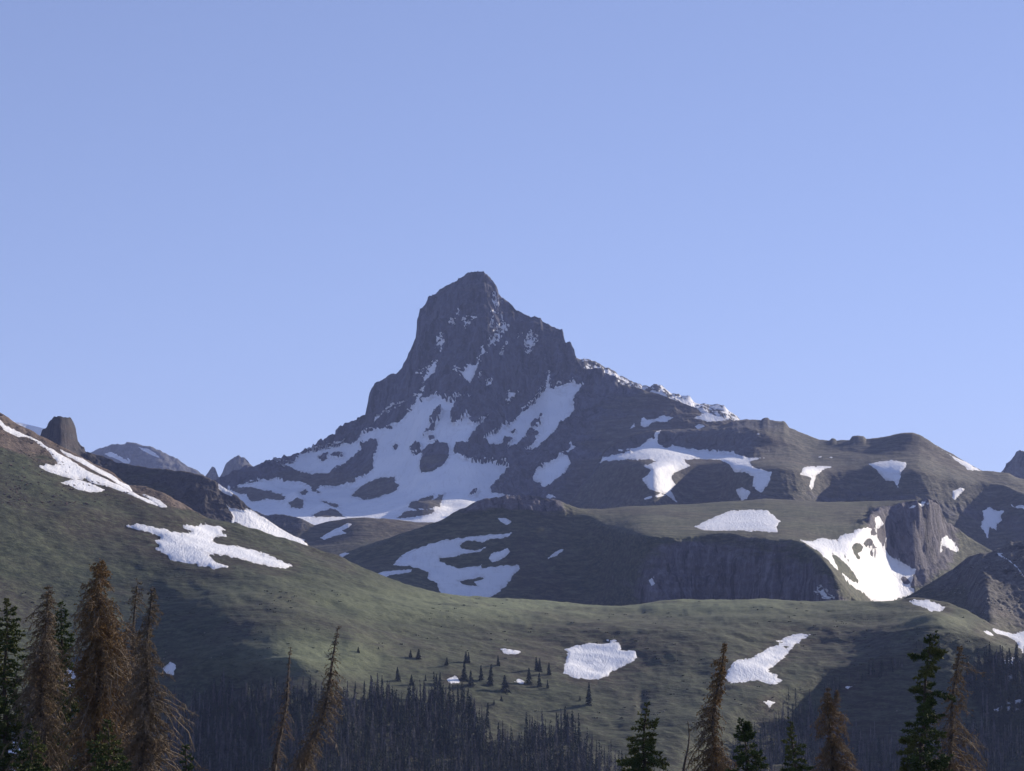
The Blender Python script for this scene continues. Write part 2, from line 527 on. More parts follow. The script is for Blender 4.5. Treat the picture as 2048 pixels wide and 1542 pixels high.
peak_snow = [
 sn('Z3', 'vast snowfield spilling from the foot of the peak wall down into the basin',
  [(370,440),(430,435),(500,420),(510,385),(560,365),(700,335),(790,322),(850,315),(880,280),(900,250),(960,235),(1005,230),(1060,225),(1120,185),(1180,115),(1195,85),(1210,50),(1228,20),(1260,-15),(1262,-5),(1240,35),(1230,65),(1290,55),(1335,28),(1355,60),(1385,60),(1395,78),(1440,60),(1520,30),(1500,60),(1455,85),(1430,120),(1415,165),(1410,200),(1430,215),(1465,195),(1500,155),(1520,175),(1515,200),(1545,210),(1620,172),(1590,205),(1545,250),(1510,300),(1490,340),(1440,335),(1420,365),(1450,385),(1480,410),(1550,420),(1640,425),(1710,440),(1755,470),(1690,530),(1640,570),(1650,600),(1700,625),(1800,640),(1700,800),(1500,860),(1200,870),(900,870),(400,870),(250,760),(100,590),(110,570),(200,560),(300,535),(420,528),(520,540),(590,565),(600,602),(640,605),(625,590),(640,570),(740,570),(850,545),(855,520),(900,510),(955,470),(960,400),(980,350),(975,300),(940,300),(890,320),(885,360),(850,400),(760,455),(700,498),(600,500),(480,480)],
  [[(635,395),(690,380),(690,400),(660,420),(640,415)], [(700,385),(730,370),(782,370),(775,392),(730,402)], [(1070,330),(1085,315),(1100,325),(1090,350),(1075,345)],
   [(1175,345),(1215,318),(1240,330),(1240,362),(1195,372)], [(1235,420),(1255,370),(1290,340),(1330,315),(1395,330),(1398,400),(1370,440),(1290,480),(1240,490),(1228,460)],
   [(1288,190),(1330,140),(1357,130),(1352,160),(1330,190),(1312,240),(1250,277),(1270,240),(1310,205)], [(830,625),(870,580),(920,545),(1000,520),(1085,508),(1082,545),(1105,560),(1092,590),(1000,625),(900,642)],
   [(1150,690),(1180,660),(1312,622),(1300,650),(1372,613),(1342,690),(1200,697)], [(1090,752),(1150,710),(1300,700),(1322,713),(1260,738),(1120,755)], [(1520,632),(1545,600),(1577,590),(1552,627)],
   [(1278,287),(1315,270),(1312,302),(1285,302)], [(110,572),(230,572),(310,588),(440,628),(432,655),(330,642),(240,660),(215,620),(150,602)],
   [(460,662),(510,630),(547,650),(542,692),(480,692)], [(590,742),(650,710),(710,692),(762,720),(785,742),(700,748)], [(515,606),(560,586),(578,608),(540,614)], [(650,652),(740,668),(765,692),(705,682)]],
  name='snowfield', cat='snowfield', rag=2.3),
 sn('Z1', 'snowfield in the broad couloir under the notched right shoulder of the peak',
  [(1490,920),(1530,915),(1522,880),(1550,785),(1545,900),(1560,915),(1640,890),(1715,870),(1740,890),(1790,895),(1760,940),(1720,980),(1725,1040),(1730,1085),(1660,1150),(1590,1220),(1530,1290),(1480,1330),(1420,1370),(1365,1355),(1420,1340),(1450,1290),(1470,1240),(1440,1200),(1400,1220),(1385,1270),(1320,1320),(1250,1370),(1270,1310),(1300,1270),(1250,1280),(1180,1300),(1110,1320),(1075,1285),(1110,1240),(1190,1220),(1215,1170),(1260,1145),(1250,1200),(1300,1140),(1350,1090),(1390,1040),(1440,1000),(1480,950)],
  [[(1425,1182),(1470,1140),(1500,1100),(1492,1160),(1460,1187)], [(1272,1222),(1300,1205),(1312,1225),(1290,1237)]], name='snowfield', cat='snowfield', rag=2.6),
 ledge('Z1', [(658,840),(680,790),(710,755),(740,718),(752,745),(738,790),(692,850),(675,862)], 'leaf shaped snow patch above the left end of the big snowfield'),
 ledge('Z1', [(883,763),(920,780),(965,765),(985,728),(1005,745),(1030,745),(1072,650),(1080,622),(1092,650),(1062,690),(1042,760),(1012,820),(990,877),(960,852),(930,810)], 'triangular snow patch with a thin couloir rising from its corner'),
 ledge('Z1', [(1108,655),(1130,580),(1140,530),(1118,490),(1130,430),(1150,390),(1143,360),(1175,328),(1172,390),(1160,440),(1165,490),(1200,460),(1215,402),(1227,440),(1254,480),(1227,530),(1192,570),(1160,618),(1140,600),(1115,652)],
   'long lacy snow couloir dropping from the notch beside the summit block', spk=1.2),
 ledge('Z1', [(1143,230),(1172,240),(1152,270),(1210,292),(1175,302),(1160,322),(1143,290)], 'sunlit snow in the notch right beside the summit block'),
 ledge('Z1', [(758,580),(795,532),(802,570),(787,645),(775,600),(743,607)], 'hook shaped snow patch high on the left of the wall'),
 ledge('Z1', [(887,388),(910,357),(918,370),(900,393)]), ledge('Z1', [(862,468),(885,428),(893,455)]),
 ledge('Z1', [(952,430),(985,407),(1000,424),(1032,430),(980,442),(977,483),(958,483)], 'small cross shaped snow patch high on the wall'),
 ledge('Z1', [(1383,592),(1410,517),(1430,560),(1450,538),(1468,575),(1430,602),(1410,633)], 'forked snow patch on the right hand part of the wall', spk=0.8),
 ledge('Z1', [(1388,637),(1413,648),(1400,663)]), ledge('Z1', [(1197,683),(1213,640),(1228,632),(1217,677)]), ledge('Z1', [(1233,605),(1245,568),(1253,590)]),
 ledge('Z1', [(1313,550),(1337,538),(1325,568)]), ledge('Z1', [(1087,914),(1110,858),(1137,838),(1143,875),(1120,897)]),
 ledge('Z1', [(1253,993),(1265,925),(1318,945),(1290,978)], 'small arrowhead snow patch left of the broad couloir'), ledge('Z1', [(1047,838),(1068,808),(1062,836)]), ledge('Z1', [(622,797),(650,782),(658,800),(635,808)]),
 sn('Z1', 'narrow slanting snow strip under the stepped left buttress', [(312,1143),(345,1098),(410,1068),(460,1038),(523,1018),(502,1052),(430,1087),(380,1112),(330,1153)], rag=1.6),
 sn('Z4', 'broad oval snow patch on the dark flank below the broad couloir', [(-40,775),(-10,700),(60,668),(120,620),(160,622),(180,660),(152,720),(80,782),(20,822),(0,780)]),
 sn('Z4', 'little hooked snow patch just above the oval snow patch', [(128,608),(180,580),(168,540),(187,533),(192,565),(212,575),(187,602)], rag=1.5),
 sn('Z4', 'slender tongue of snow slanting down behind the mesa rim', [(180,915),(250,848),(290,808),(360,758),(400,748),(415,775),(360,817),(300,852),(240,912),(205,925)]),
 sn('Z4', 'small white snow scrap behind the dark knob on the mesa rim', [(32,868),(60,848),(94,877),(60,888)], rag=1.4),
 sn('Z4', 'sunlit snow saddle where the shoulder ridge meets the bench', [(905,408),(960,370),(880,322),(950,348),(1040,378),(1140,405),(1060,418),(980,428)]),
 sn('Z4', 'small egg shaped snow patch below the sunlit snow saddle', [(902,455),(930,435),(963,450),(930,468)], rag=1.3),
 sn('Z4', 'winged snow patch on the cliff edge below the shoulder ridge', [(577,453),(600,403),(660,410),(720,386),(778,405),(740,432),(680,427),(610,458)]),
 sn('Z4', 'tiny upright snow scrap left of the winged snow patch', [(527,473),(550,432),(558,455)], rag=1.2),
]
peak = build_sheet('mountain_peak', (330, 1560), 2.0,
 [(330,1000)] + fr('Z3', [(20,540),(60,520),(130,490),(250,450),(370,425),(420,402),(432,386),(445,396),(510,370),(600,345),(640,312),(650,296),(660,305),(700,280),(735,268),(743,234),(760,228),(770,242),(830,205),(915,155)])
 + fr('Z1', [(262,1090),(268,1040),(270,1000),(280,955),(297,905),(330,870),(405,830),(420,818),(470,810),(510,760),(545,690),(575,620),(605,530),(612,450),(622,370),(640,340),(665,310),(685,260),(700,246),(735,240),(765,205),(820,175),(880,145),(920,120),(960,95),(1000,84),(1050,80),(1090,88),(1130,120),(1160,155),(1185,190),(1189,238),(1215,260),(1280,310),(1310,350),(1360,375),(1395,400),(1420,410),(1445,404),(1490,410),(1503,440),(1540,455),(1570,480),(1600,485),(1640,490),(1652,550),(1665,590),(1698,585),(1715,620),(1735,655),(1742,690),(1770,730),(1790,765),(1890,775),(1960,800),(2030,835)])
 + fr('Z4', [(440,180),(500,208),(560,215),(620,240),(700,262),(780,290),(860,320),(950,350),(1080,400),(1180,440),(1300,500),(1400,560)]),
 [(330,3950),(440,4000),(720,4150),(800,4080),(940,4000),(1100,4020),(1200,3950),(1500,3850),(1560,3850)],
 [dict(py=[(330,1010),(440,980),(540,950),(640,915),(700,880),(730,850),(800,815),(850,790),(930,798),(1000,835),(1060,820),(1100,775),(1160,762),(1200,790),(1260,800),(1340,830),(1420,862),(1560,900)],
       slope=[(330,38),(560,40),(700,48),(760,68),(1000,66),(1130,62),(1190,50),(1260,38),(1560,30)], rock=[(330,.5),(640,.6),(720,.9),(1150,.9),(1210,.5),(1300,.35),(1560,.2)]),
  dict(py=[(330,1020),(440,992),(540,985),(640,975),(760,985),(840,985),(900,988),(960,994),(1000,1000),(1050,1008),(1150,1012),(1220,960),(1300,905),(1560,930)],
       slope=[(330,30),(600,29),(780,30),(900,33),(1000,36),(1100,37),(1200,38),(1560,32)], rock=[(330,.25),(700,.3),(900,.3),(950,.7),(1080,.6),(1150,.3),(1560,.2)]),
  dict(py=[(330,1040),(440,1010),(640,1020),(760,1026),(900,1030),(1000,1030),(1150,1040),(1250,990),(1560,990)],
       slope=[(330,16),(440,11),(600,10.5),(760,11.5),(880,13),(940,10.5),(1010,8),(1150,38),(1300,34),(1560,34)], rock=[(330,.3),(900,.2),(980,.5),(1100,.3),(1560,.2)]),
  dict(py=[(330,1090),(640,1075),(900,1075),(1000,1060),(1560,1060)], slope=[(330,10),(600,8),(900,8),(1000,25),(1560,36)], rock=.15)],
 M_PEAK, S_FAR, back=((90, 55), (250, 45), (900, 25)), crest_rock=[(330,.5),(620,.7),(730,1),(1190,1),(1230,.6),(1300,.2),(1560,.1)], blur=5,
 soil=(7, 170, 5), rocky=(13, 36, 170), base_z=60, crest_sig=0, ysig=6, jagged=3.2, rowq=92, snows=peak_snow, label='dark flat topped rock peak with snowfields on its flanks',
 bumps=[(515,993,50,10,26),(592,1008,18,8,22),(650,1025,34,7,14),(845,1027,45,9,15)])

bench_snow = [
 sn('Z4', 'long snowfield filling the bench and pouring over its edge in two tongues',
  [(348,655),(365,625),(420,618),(480,612),(540,600),(450,580),(540,575),(590,560),(640,520),(665,510),(680,480),(712,463),(692,510),(692,550),(740,575),(800,570),(870,585),(960,600),(1030,605),(1130,615),(1180,630),(1240,635),(1332,635),(1240,650),(1227,670),(1260,690),(1357,715),(1332,800),(1290,840),(1245,800),(1250,740),(1200,715),(1140,715),(1110,670),(1060,645),(900,635),(840,645),(882,680),(780,720),(765,760),(792,790),(767,820),(790,870),(800,892),(740,850),(640,815),(600,755),(640,720),(650,700),(600,680),(680,655),(620,640),(500,645),(420,652)],
  name='snowfield', cat='snowfield', rag=1.6),
 sn('Z4', 'heart shaped snow patch low on the dark scarp', [(1147,820),(1180,803),(1232,830),(1212,870),(1185,885),(1160,850)], rag=1.5),
 sn('Z4', 'small snow lens at the foot of the left snow tongue', [(603,872),(650,853),(662,865),(620,880)], rag=1.2),
 sn('Z4', 'small snow lens tucked under the left snow tongue lip', [(668,857),(700,838),(742,850),(680,867)], rag=1.2),
 sn('Z5', 'bottle necked snow patch hanging between two rounded dark scarps', [(637,468),(650,430),(700,418),(800,420),(852,420),(780,440),(730,480),(717,540),(705,573),(688,550),(705,490)], rag=1.5),
 sn('Z5', 'wide bib of snow with a hanging tail below the brown summit cone', [(1068,405),(1130,390),(1210,382),(1300,390),(1307,410),(1272,460),(1252,555),(1220,515),(1180,512),(1120,450)], rag=1.5),
 sn('Z5', 'small kite shaped snow patch on the shaded slope behind the columned cliff', [(1597,622),(1600,575),(1640,556),(1677,560),(1640,602),(1610,630)], rag=1.4),
 sn('Zc', 'ragged shaded snow patch hanging above the grey scree hill', [(740,840),(830,797),(880,825),(1003,840),(960,910),(972,960),(910,1010),(900,1080),(830,1040),(810,1120),(800,1190),(770,1130),(718,1040),(730,990),(750,950)], rag=1.6),
 sn('Zc', 'thin snow ribbon under the crag at the right hand ridge', [(1065,735),(1110,788),(1190,768),(1300,800),(1300,835),(1140,805),(1090,785)], rag=1.2),
 sn('Zc', 'bright snow strip down the lee side of the brown summit cone', [(158,55),(300,140),(400,200),(560,270),(735,372),(570,358),(540,320),(420,240),(350,180),(230,108)], rag=1.1),
 sn('Z5', 'tiny snow flecks on the grassy bench crest', [(740,360),(780,356),(762,368)], group='snow flecks on the bench', rag=1.0),
 sn('Z5', 'tiny snow flecks on the grassy bench crest', [(805,366),(842,357),(830,372)], group='snow flecks on the bench', rag=1.0),
 sn('Z4', 'tiny snow flecks on the grassy bench crest', [(1255,496),(1302,490),(1280,502)], group='snow flecks on the bench', rag=1.0),
]
bench = build_sheet('rocky_bench', (1120, 2300), 2.0,
 [(1120,1030),(1150,990),(1180,945),(1210,900),(1250,872),(1300,861),(1340,859),(1400,858),(1440,850)] + fr('Z5', [(210,130),(300,122),(385,128),(395,118),(430,118),(440,132),(530,142),(545,158),(560,180),(620,208),(700,240),(750,258),(820,262),(835,247),(850,250),(862,262),(950,260),(965,235),(1000,230),(1030,235),(1050,255),(1120,245),(1200,232),(1270,220),(1340,215),(1380,228),(1440,258),(1480,283),(1560,320),(1640,365),(1720,405),(1790,440),(1860,440),(1950,455),(2000,480),(2048,492)]) + [(2120,975),(2300,1020)],
 [(1120,3500),(1250,3560),(1480,3560),(1700,3480),(1830,3420),(1960,3380),(2048,3330),(2300,3300)],
 [dict(py=[(1120,1033),(1180,950),(1220,893),(1250,876),(1300,866),(1400,864),(1480,866),(1560,875),(1640,896),(1750,895),(1830,895),(1900,925),(1960,948),(2048,968),(2300,1030)],
       slope=[(1120,25),(1300,14),(1560,16),(1830,22),(1960,16),(2300,14)], rock=[(1120,.4),(1230,.55),(1480,.6),(1540,.35),(1620,.2),(1900,.15),(2300,.1)]),
  dict(py=[(1120,1036),(1200,915),(1240,902),(1300,893),(1400,900),(1480,907),(1560,905),(1640,908),(1750,910),(1830,908),(1900,935),(1960,955),(2048,978),(2300,1040)],
       slope=[(1120,40),(1230,55),(1300,66),(1460,66),(1530,40),(1600,18),(1830,17),(2300,15)], rock=[(1120,.6),(1230,.8),(1480,.7),(1540,.25),(1620,.1),(2300,.1)]),
  dict(py=[(1120,1040),(1180,960),(1240,925),(1300,930),(1350,922),(1400,922),(1450,925),(1500,938),(1560,935),(1610,938),(1680,936),(1740,930),(1780,940),(1830,938),(1900,955),(1960,965),(2000,968),(2048,990),(2300,1060)],
       slope=[(1120,30),(1240,10),(1500,10),(1830,14),(1960,14),(2300,15)], rock=[(1120,.3),(1300,.1),(2048,.2)]),
  dict(py=[(1120,1060),(1200,1010),(1300,1010),(1400,1015),(1900,1020),(2048,1060),(2300,1100)],
       slope=[(1120,36),(1230,38),(1280,46),(1320,40),(1400,50),(1460,48),(1480,42),(1530,50),(1600,44),(1650,50),(1720,50),(1760,44),(1800,46),(2048,42),(2300,40)], rock=[(1120,.3),(1280,.4),(1350,.35),(1480,.5),(1900,.5),(2048,.5)]),
  dict(py=[(1120,1110),(2048,1130),(2300,1160)], slope=36, rock=.2)],
 M_BENCH, S_FAR, back=((60, 38), (500, 30)), crest_rock=[(1120,.3),(1450,.4),(1540,.7),(1580,.3),(1640,.15),(2300,.15)], blur=4,
 soil=(5, 130, 5), rocky=(6, 26, 110), base_z=40, snows=bench_snow, label='stepped turf and rock bench below the peak')

mesa_snow = [
 sn('Z4', 'large smooth snow patch lying on the grassy mesa top', [(903,1037),(970,1000),(1050,965),(1120,940),(1200,935),(1330,938),(1370,970),(1407,1005),(1380,1040),(1397,1070),(1300,1062),(1180,1057),(1060,1057),(960,1057)], rag=1.7),
 sn('Z5', 'brilliant rippled snow chute pouring through the gap between the two cliffs',
  [(618,885),(720,895),(750,875),(870,885),(890,850),(970,840),(980,820),(1097,810),(1112,860),(1152,920),(1192,980),(1260,1030),(1330,1060),(1367,1080),(1342,1130),(1330,1190),(1362,1212),(1300,1245),(1200,1275),(1100,1275),(1000,1200),(930,1150),(870,1070),(810,1020),(760,970),(700,930)],
  [[(833,968),(880,1000),(930,1040),(980,1100),(1012,1168),(940,1130),(880,1080),(850,1030)], [(958,920),(1000,903),(1032,930),(1020,960),(990,960),(1022,1018),(990,1000),(965,960)],
   [(1028,905),(1060,873),(1082,900),(1112,950),(1122,988),(1090,970),(1070,940),(1035,925)], [(903,973),(940,1013),(947,1038),(915,1000)], [(1253,1130),(1290,1123),(1333,1160),(1290,1168)]], name='snowfield', cat='snowfield'),
 sn('Z5', 'small drop of snow above the head of the snow chute', [(1102,745),(1125,735),(1158,780),(1125,818),(1106,790)], rag=1.4),
 sn('Z5', 'rippled snow patch below the columned cliff end', [(1502,870),(1560,858),(1602,900),(1643,968),(1580,947),(1530,920)], rag=1.5),
 sn('Z5', 'little snow scrap at the foot of the columned cliff', [(1497,940),(1520,935),(1543,962),(1515,963)], rag=1.2),
 sn('Z5', 'small ragged snow patch near the foot of the long shaded cliff', [(742,1200),(780,1178),(802,1210),(828,1250),(790,1248),(760,1222)], rag=1.4),
 sn('Z5', 'thin snow sliver on the rim of the columned cliff', [(1320,680),(1350,674),(1388,688),(1360,694)], rag=1.0),
 sn('Z5', 'small snow wedge on top of the columned cliff', [(1378,657),(1423,653),(1402,682)], rag=1.0),
 sn('Z4', 'thin slanting snow dash on the shaded mesa slope', [(32,1228),(90,1178),(148,1162),(100,1203)], rag=1.2),
 sn('Z4', 'small upright snow fleck left of the long shaded cliff', [(638,1350),(660,1332),(673,1370),(655,1388)], rag=1.1),
 sn('Z3', 'curling snowfield in the shaded hollow under the mesa shoulder',
  [(1073,1022),(1105,985),(1150,950),(1260,910),(1340,885),(1450,870),(1560,855),(1700,840),(1767,836),(1740,862),(1640,875),(1590,895),(1560,880),(1500,885),(1460,910),(1480,930),(1560,940),(1640,903),(1590,945),(1500,960),(1420,975),(1340,985),(1345,1000),(1380,1020),(1450,1045),(1540,1035),(1590,1023),(1590,1045),(1700,1030),(1800,1023),(1817,1045),(1770,1090),(1740,1140),(1690,1185),(1640,1215),(1500,1230),(1350,1200),(1330,1130),(1273,1105),(1280,1070),(1220,1045),(1130,1030)],
  [[(1450,1120),(1530,1108),(1602,1093),(1602,1107),(1540,1122),(1563,1147),(1500,1142)]], name='snowfield', cat='snowfield', rag=1.7),
 sn('Z3', 'separate snow scrap beside the tip of the curling snowfield', [(1637,960),(1690,945),(1740,922),(1758,945),(1720,982),(1650,1012),(1632,985)], rag=1.5),
 sn('Z3', 'small hook of snow high on the dark mesa shoulder', [(1687,753),(1730,753),(1768,770),(1740,793),(1700,767)], rag=1.2),
 sn('Z3', 'flat sunlit snow strip on the valley floor left of the curling snowfield', [(940,1090),(1020,1063),(1183,1048),(1172,1067),(1050,1087),(1010,1110)], rag=1.3),
 sn('Z3', 'small sunlit snow wedge where the meadow crest meets the mesa foot', [(728,943),(760,950),(813,953),(770,982)], rag=1.2),
]
mesa = build_sheet('cliff_mesa', (600, 2200), 2.3,
 [(600,1150),(640,1130),(690,1106),(730,1092),(780,1076),(840,1056),(880,1042),(920,1022),(945,1008),(975,1001),(990,997),(1020,994),(1060,991),(1085,996),(1100,999),(1120,1003),(1140,1010),(1160,1016),(1200,1018),(1260,1012),(1330,1010),(1400,1008),(1460,1003),(1530,999),(1600,1001),(1660,1004),(1700,1004),(1760,1002),(1830,998),(1850,997),(1870,1000),(1880,1009),(1888,1030),(1894,1048),(1910,1056),(1940,1075),(1965,1090),(1990,1105),(2048,1135),(2300,1230)],
 [(600,2330),(690,2330),(900,2300),(1060,2310),(1300,2420),(1500,2500),(1740,2490),(1860,2410),(1900,2485),(1950,2510),(2300,2520)],
 [dict(py=[(600,1155),(690,1110),(780,1081),(860,1056),(950,1012),(1020,1003),(1100,1008),(1160,1028),(1200,1043),(1250,1062),(1300,1070),(1360,1071),(1440,1067),(1500,1070),(1560,1077),(1600,1082),(1660,1080),(1700,1073),(1733,1058),(1745,1036),(1790,1018),(1830,1012),(1870,1007),(1890,1040),(1920,1066),(1965,1095),(2048,1140),(2300,1235)],
       slope=[(600,12),(780,16),(900,40),(950,60),(1100,60),(1140,30),(1200,14),(1300,8.5),(1560,8.5),(1700,9),(1745,9),(1830,12),(1880,30),(1960,30),(2300,30)], rock=[(600,0),(900,.3),(950,.7),(1110,.7),(1150,.2),(1300,.1),(1700,.15),(1745,.6),(1880,.9),(1920,.4),(1960,.2)]),
  dict(py=[(600,1160),(690,1115),(780,1087),(900,1045),(950,1024),(1020,1015),(1100,1020),(1160,1033),(1200,1047),(1250,1066),(1300,1073),(1360,1074),(1440,1070),(1500,1074),(1560,1081),(1600,1087),(1660,1096),(1700,1090),(1740,1085),(1770,1115),(1800,1130),(1830,1136),(1870,1115),(1900,1085),(1940,1088),(1965,1100),(2048,1145),(2300,1240)],
       slope=[(600,14),(780,24),(900,42),(950,58),(1100,55),(1150,36),(1300,12),(1600,14),(1660,22),(1710,30),(1735,55),(1755,72),(1860,70),(1890,55),(1930,36),(2300,33)], rock=[(600,0),(900,.3),(950,.6),(1110,.6),(1170,.1),(1300,.1),(1600,.2),(1720,.3),(1745,.9),(1890,1),(1920,.4),(1960,.15)]),
  dict(py=[(600,1165),(690,1122),(780,1094),(900,1055),(1000,1040),(1100,1045),(1200,1052),(1250,1070),(1300,1076),(1360,1077),(1440,1073),(1500,1078),(1560,1086),(1600,1092),(1640,1115),(1680,1165),(1710,1200),(1760,1210),(1830,1203),(1900,1185),(2048,1200),(2300,1260)],
       slope=[(600,14),(780,26),(880,44),(1100,46),(1250,38),(1300,14),(1600,8),(1640,7),(1680,13),(1710,19),(1760,25),(1830,34),(1900,32),(2300,32)], rock=[(600,0),(900,.1),(1250,.1),(1320,.4),(1560,.4),(1620,.3),(1800,.1),(2300,.1)]),
  dict(py=[(600,1200),(700,1155),(800,1150),(1000,1140),(1200,1150),(1280,1185),(1320,1203),(1560,1207),(1640,1207),(1700,1215),(1760,1225),(2300,1275)],
       slope=[(600,9),(700,13),(800,22),(900,40),(1000,46),(1150,47),(1260,54),(1320,74),(1560,75),(1640,76),(1700,72),(1740,40),(2300,33)], rock=[(600,0),(1000,.1),(1160,.2),(1260,.45),(1340,.9),(1640,.9),(1710,.6),(1780,.1),(2300,.1)]),
  dict(py=[(600,1240),(2048,1265),(2300,1300)], ysig=30, slope=[(600,7),(700,10),(800,17),(950,36),(1150,44),(2300,40)], rock=.15)],
 M_MESA, S_MID, back=((40, 8), (600, 6), (500, 30)), crest_rock=[(600,0),(930,.3),(960,.6),(1110,.6),(1160,.2),(1300,.05),(1840,.1),(1875,.8),(1900,.6),(1930,.3),(1980,.2)], blur=3,
 soil=(2.2, 90, 5), rocky=(6.0, 17, 90), base_z=-20, ysig=9, snows=mesa_snow, label='grass topped mesa with long shaded cliffs')

knoll = build_sheet('basin_knolls', (430, 1150), 2.0,
 [(430,1000),(470,1008),(520,1026),(533,1031),(560,1029),(600,1038),(630,1052),(650,1046),(690,1040),(730,1036),(780,1040),(830,1045),(890,1046),(1000,1040),(1150,1040)],
 [(430,2750),(620,2700),(900,2750),(1150,2800)],
 [dict(py=[(430,1030),(520,1042),(560,1048),(620,1056),(700,1060),(800,1060),(1150,1060)], slope=[(430,35),(620,36),(660,20),(720,16),(1150,16)], rock=[(430,.7),(600,.6),(650,.1),(1150,.1)]),
  dict(py=[(430,1075),(560,1075),(620,1083),(700,1082),(800,1078),(900,1074),(1150,1080)], slope=[(430,28),(600,28),(660,22),(800,24),(1150,20)], rock=[(430,.2),(1150,.05)]),
  dict(py=[(430,1135),(640,1128),(760,1118),(900,1085),(1150,1090)], slope=[(430,12),(1150,14)], rock=.05)],
 M_BENCH, S_MID, back=((40, 14), (300, 10)), crest_rock=[(430,.6),(610,.6),(650,.1),(1150,.1)], blur=4, soil=(3.0, 80, 5), rocky=(4, 16, 40), base_z=20,
 snows=[sn('Z3', 'dart shaped snow patch on the brown knoll in the basin', [(638,870),(690,840),(730,815),(810,778),(838,788),(790,815),(772,822),(803,837),(740,852),(670,875)], rag=1.4)],
 label='low brown knolls at the mouth of the basin')

ridge = build_sheet('tower_ridge', (-60, 640), 2.4,
 [(-60,800),(0,835),(60,872),(80,876),(83,866),(84.5,861),(93,857),(98,845),(104.6,839),(108,834.5),(116,833),(124.5,835.7),(133,836),(141,838),(146,845),(151,856),(154,871),(156,883),(163,893),(168,895),(171,905),(183,908),(207,913),(232,924),(266,931),(299,937),(340,941),(369,944),(403,951),(427,963),(441,971),(458,982),(478,999),(495,1016),(506,1023),(530,1036),(559,1056),(589,1073),(611,1080),(617,1090),(640,1110)],
 [(-60,2150),(80,2150),(118,2120),(160,2170),(440,2120),(500,2120),(640,2130)],
 [dict(py=[(-60,850),(60,890),(85,890),(150,900),(200,925),(300,955),(400,975),(440,990),(480,1012),(506,1030),(560,1062),(611,1085),(640,1115)], slope=[(-60,45),(80,70),(155,70),(180,50),(300,46),(420,46),(460,50),(500,40),(640,35)], rock=[(-60,.5),(80,.95),(160,.9),(250,.5),(400,.6),(470,.95),(505,.5),(530,.1),(640,.1)]),
  dict(py=[(-60,960),(200,970),(400,1015),(465,1020),(500,1040),(560,1072),(615,1096),(640,1120)], slope=[(-60,42),(300,42),(430,44),(465,50),(500,28),(640,25)], rock=[(-60,.3),(300,.35),(440,.7),(480,.7),(510,.1),(640,.1)]),
  dict(py=[(-60,1120),(640,1140)], slope=[(-60,38),(400,38),(460,36),(500,30),(640,25)], rock=[(-60,.2),(440,.4),(470,.2),(640,.1)])],
 M_RIDGE, S_MID, back=((30, 60), (200, 40)), crest_rock=[(-60,.6),(75,.9),(160,1),(190,.6),(420,.6),(450,1),(500,.8),(520,.2),(640,.1)], blur=3,
 soil=(2.5, 70, 5), rocky=(4.6, 11, 40), base_z=-20,
 snows=[sn('Zq', 'bright wedge of snow below the rusty crag of the dark ridge', [(95,475),(180,488),(290,493),(310,468),(380,498),(540,575),(720,695),(900,795),(1035,838),(1022,860),(1070,910),(1000,940),(700,840),(560,780),(400,730),(250,690),(140,650),(150,590),(130,520)], rag=1.3),
        sn('Zq', 'short snow streak on the dark ridge above the rusty crag', [(-25,170),(0,168),(50,208),(165,285),(142,325),(60,282),(-20,240)], rag=1.2),
        sn('Zq', 'tiny snow fleck beside the rusty crag top', [(187,283),(243,325),(200,312)], rag=1.0)],
 label='dark shaded ridge with a blocky rock tower')

far_mtn = build_sheet('far_mountain', (150, 480), 2.0,
 [(150,925),(190,904),(205,898),(225,892),(236,889),(250,890),(254,887),(270,889),(300,897),(320,904),(340,914),(360,922),(380,934),(395,943),(407,951),(420,962),(450,985),(480,1000)],
 [(150,7000),(300,6900),(480,7000)],
 [dict(py=[(150,950),(300,950),(480,1010)], slope=42, rock=.75), dict(py=[(150,1010),(480,1040)], slope=34, rock=.4)],
 M_FAR, S_FAR, crest_rock=.8, blur=3, soil=(14, 260, 5), rocky=(16, 70, 160), base_z=150, back=((150, 40), (600, 35)),
 snows=[sn('Z2', 'lacy snow patch low on the far rounded mountain', [(608,376),(650,362),(700,392),(742,412),(768,440),(720,427),(650,402)], rag=1.4),
        sn('Z2', 'slanting snow stripe near the top of the far rounded mountain', [(812,336),(850,343),(900,372),(943,412),(900,397),(850,367)], rag=1.2),
        sn('Z2', 'small snow comma in the middle of the far rounded mountain', [(743,398),(768,410),(755,433)], rag=1.0)],
 label='far rounded rocky mountain flecked with snow')
spire = build_sheet('far_spire', (400, 540), 1.5,
 [(400,985),(411,952),(416,944),(422,937),(426,935),(430,937),(434,946),(438,956),(443,950),(449,938),(454,928),(460,922),(468,917),(476,913),(482,916),(490,917),(496,922),(500,929),(505,932),(515,945),(540,975)],
 [(400,6200),(470,6100),(540,6200)], [dict(py=[(400,1000),(470,960),(540,990)], slope=58, rock=.9), dict(py=1040, slope=36, rock=.4)],
 M_FAR, S_FAR, crest_rock=1.0, blur=2, soil=(6, 120, 5), rocky=(12, 45, 120), base_z=150, back=((60, 60), (300, 40)), label='pale rock spires in the gap beyond the basin')
far_right = build_sheet('far_crag', (1960, 2300), 2.0,
 [(1960,985),(2000,946),(2008,938),(2012,929),(2020,925),(2026,916),(2032,906),(2040,900),(2048,905),(2070,890),(2110,900),(2180,930),(2300,990)],
 [(1960,4700),(2300,4600)], [dict(py=[(1960,1000),(2050,960),(2300,1010)], slope=58, rock=.9), dict(py=1060, slope=36, rock=.5)],
 M_FAR, S_FAR, crest_rock=1.0, blur=2, soil=(6, 120, 5), rocky=(10, 40, 120), base_z=100, back=((80, 60), (300, 40)), label='dark jagged crag beyond the right hand ridge')
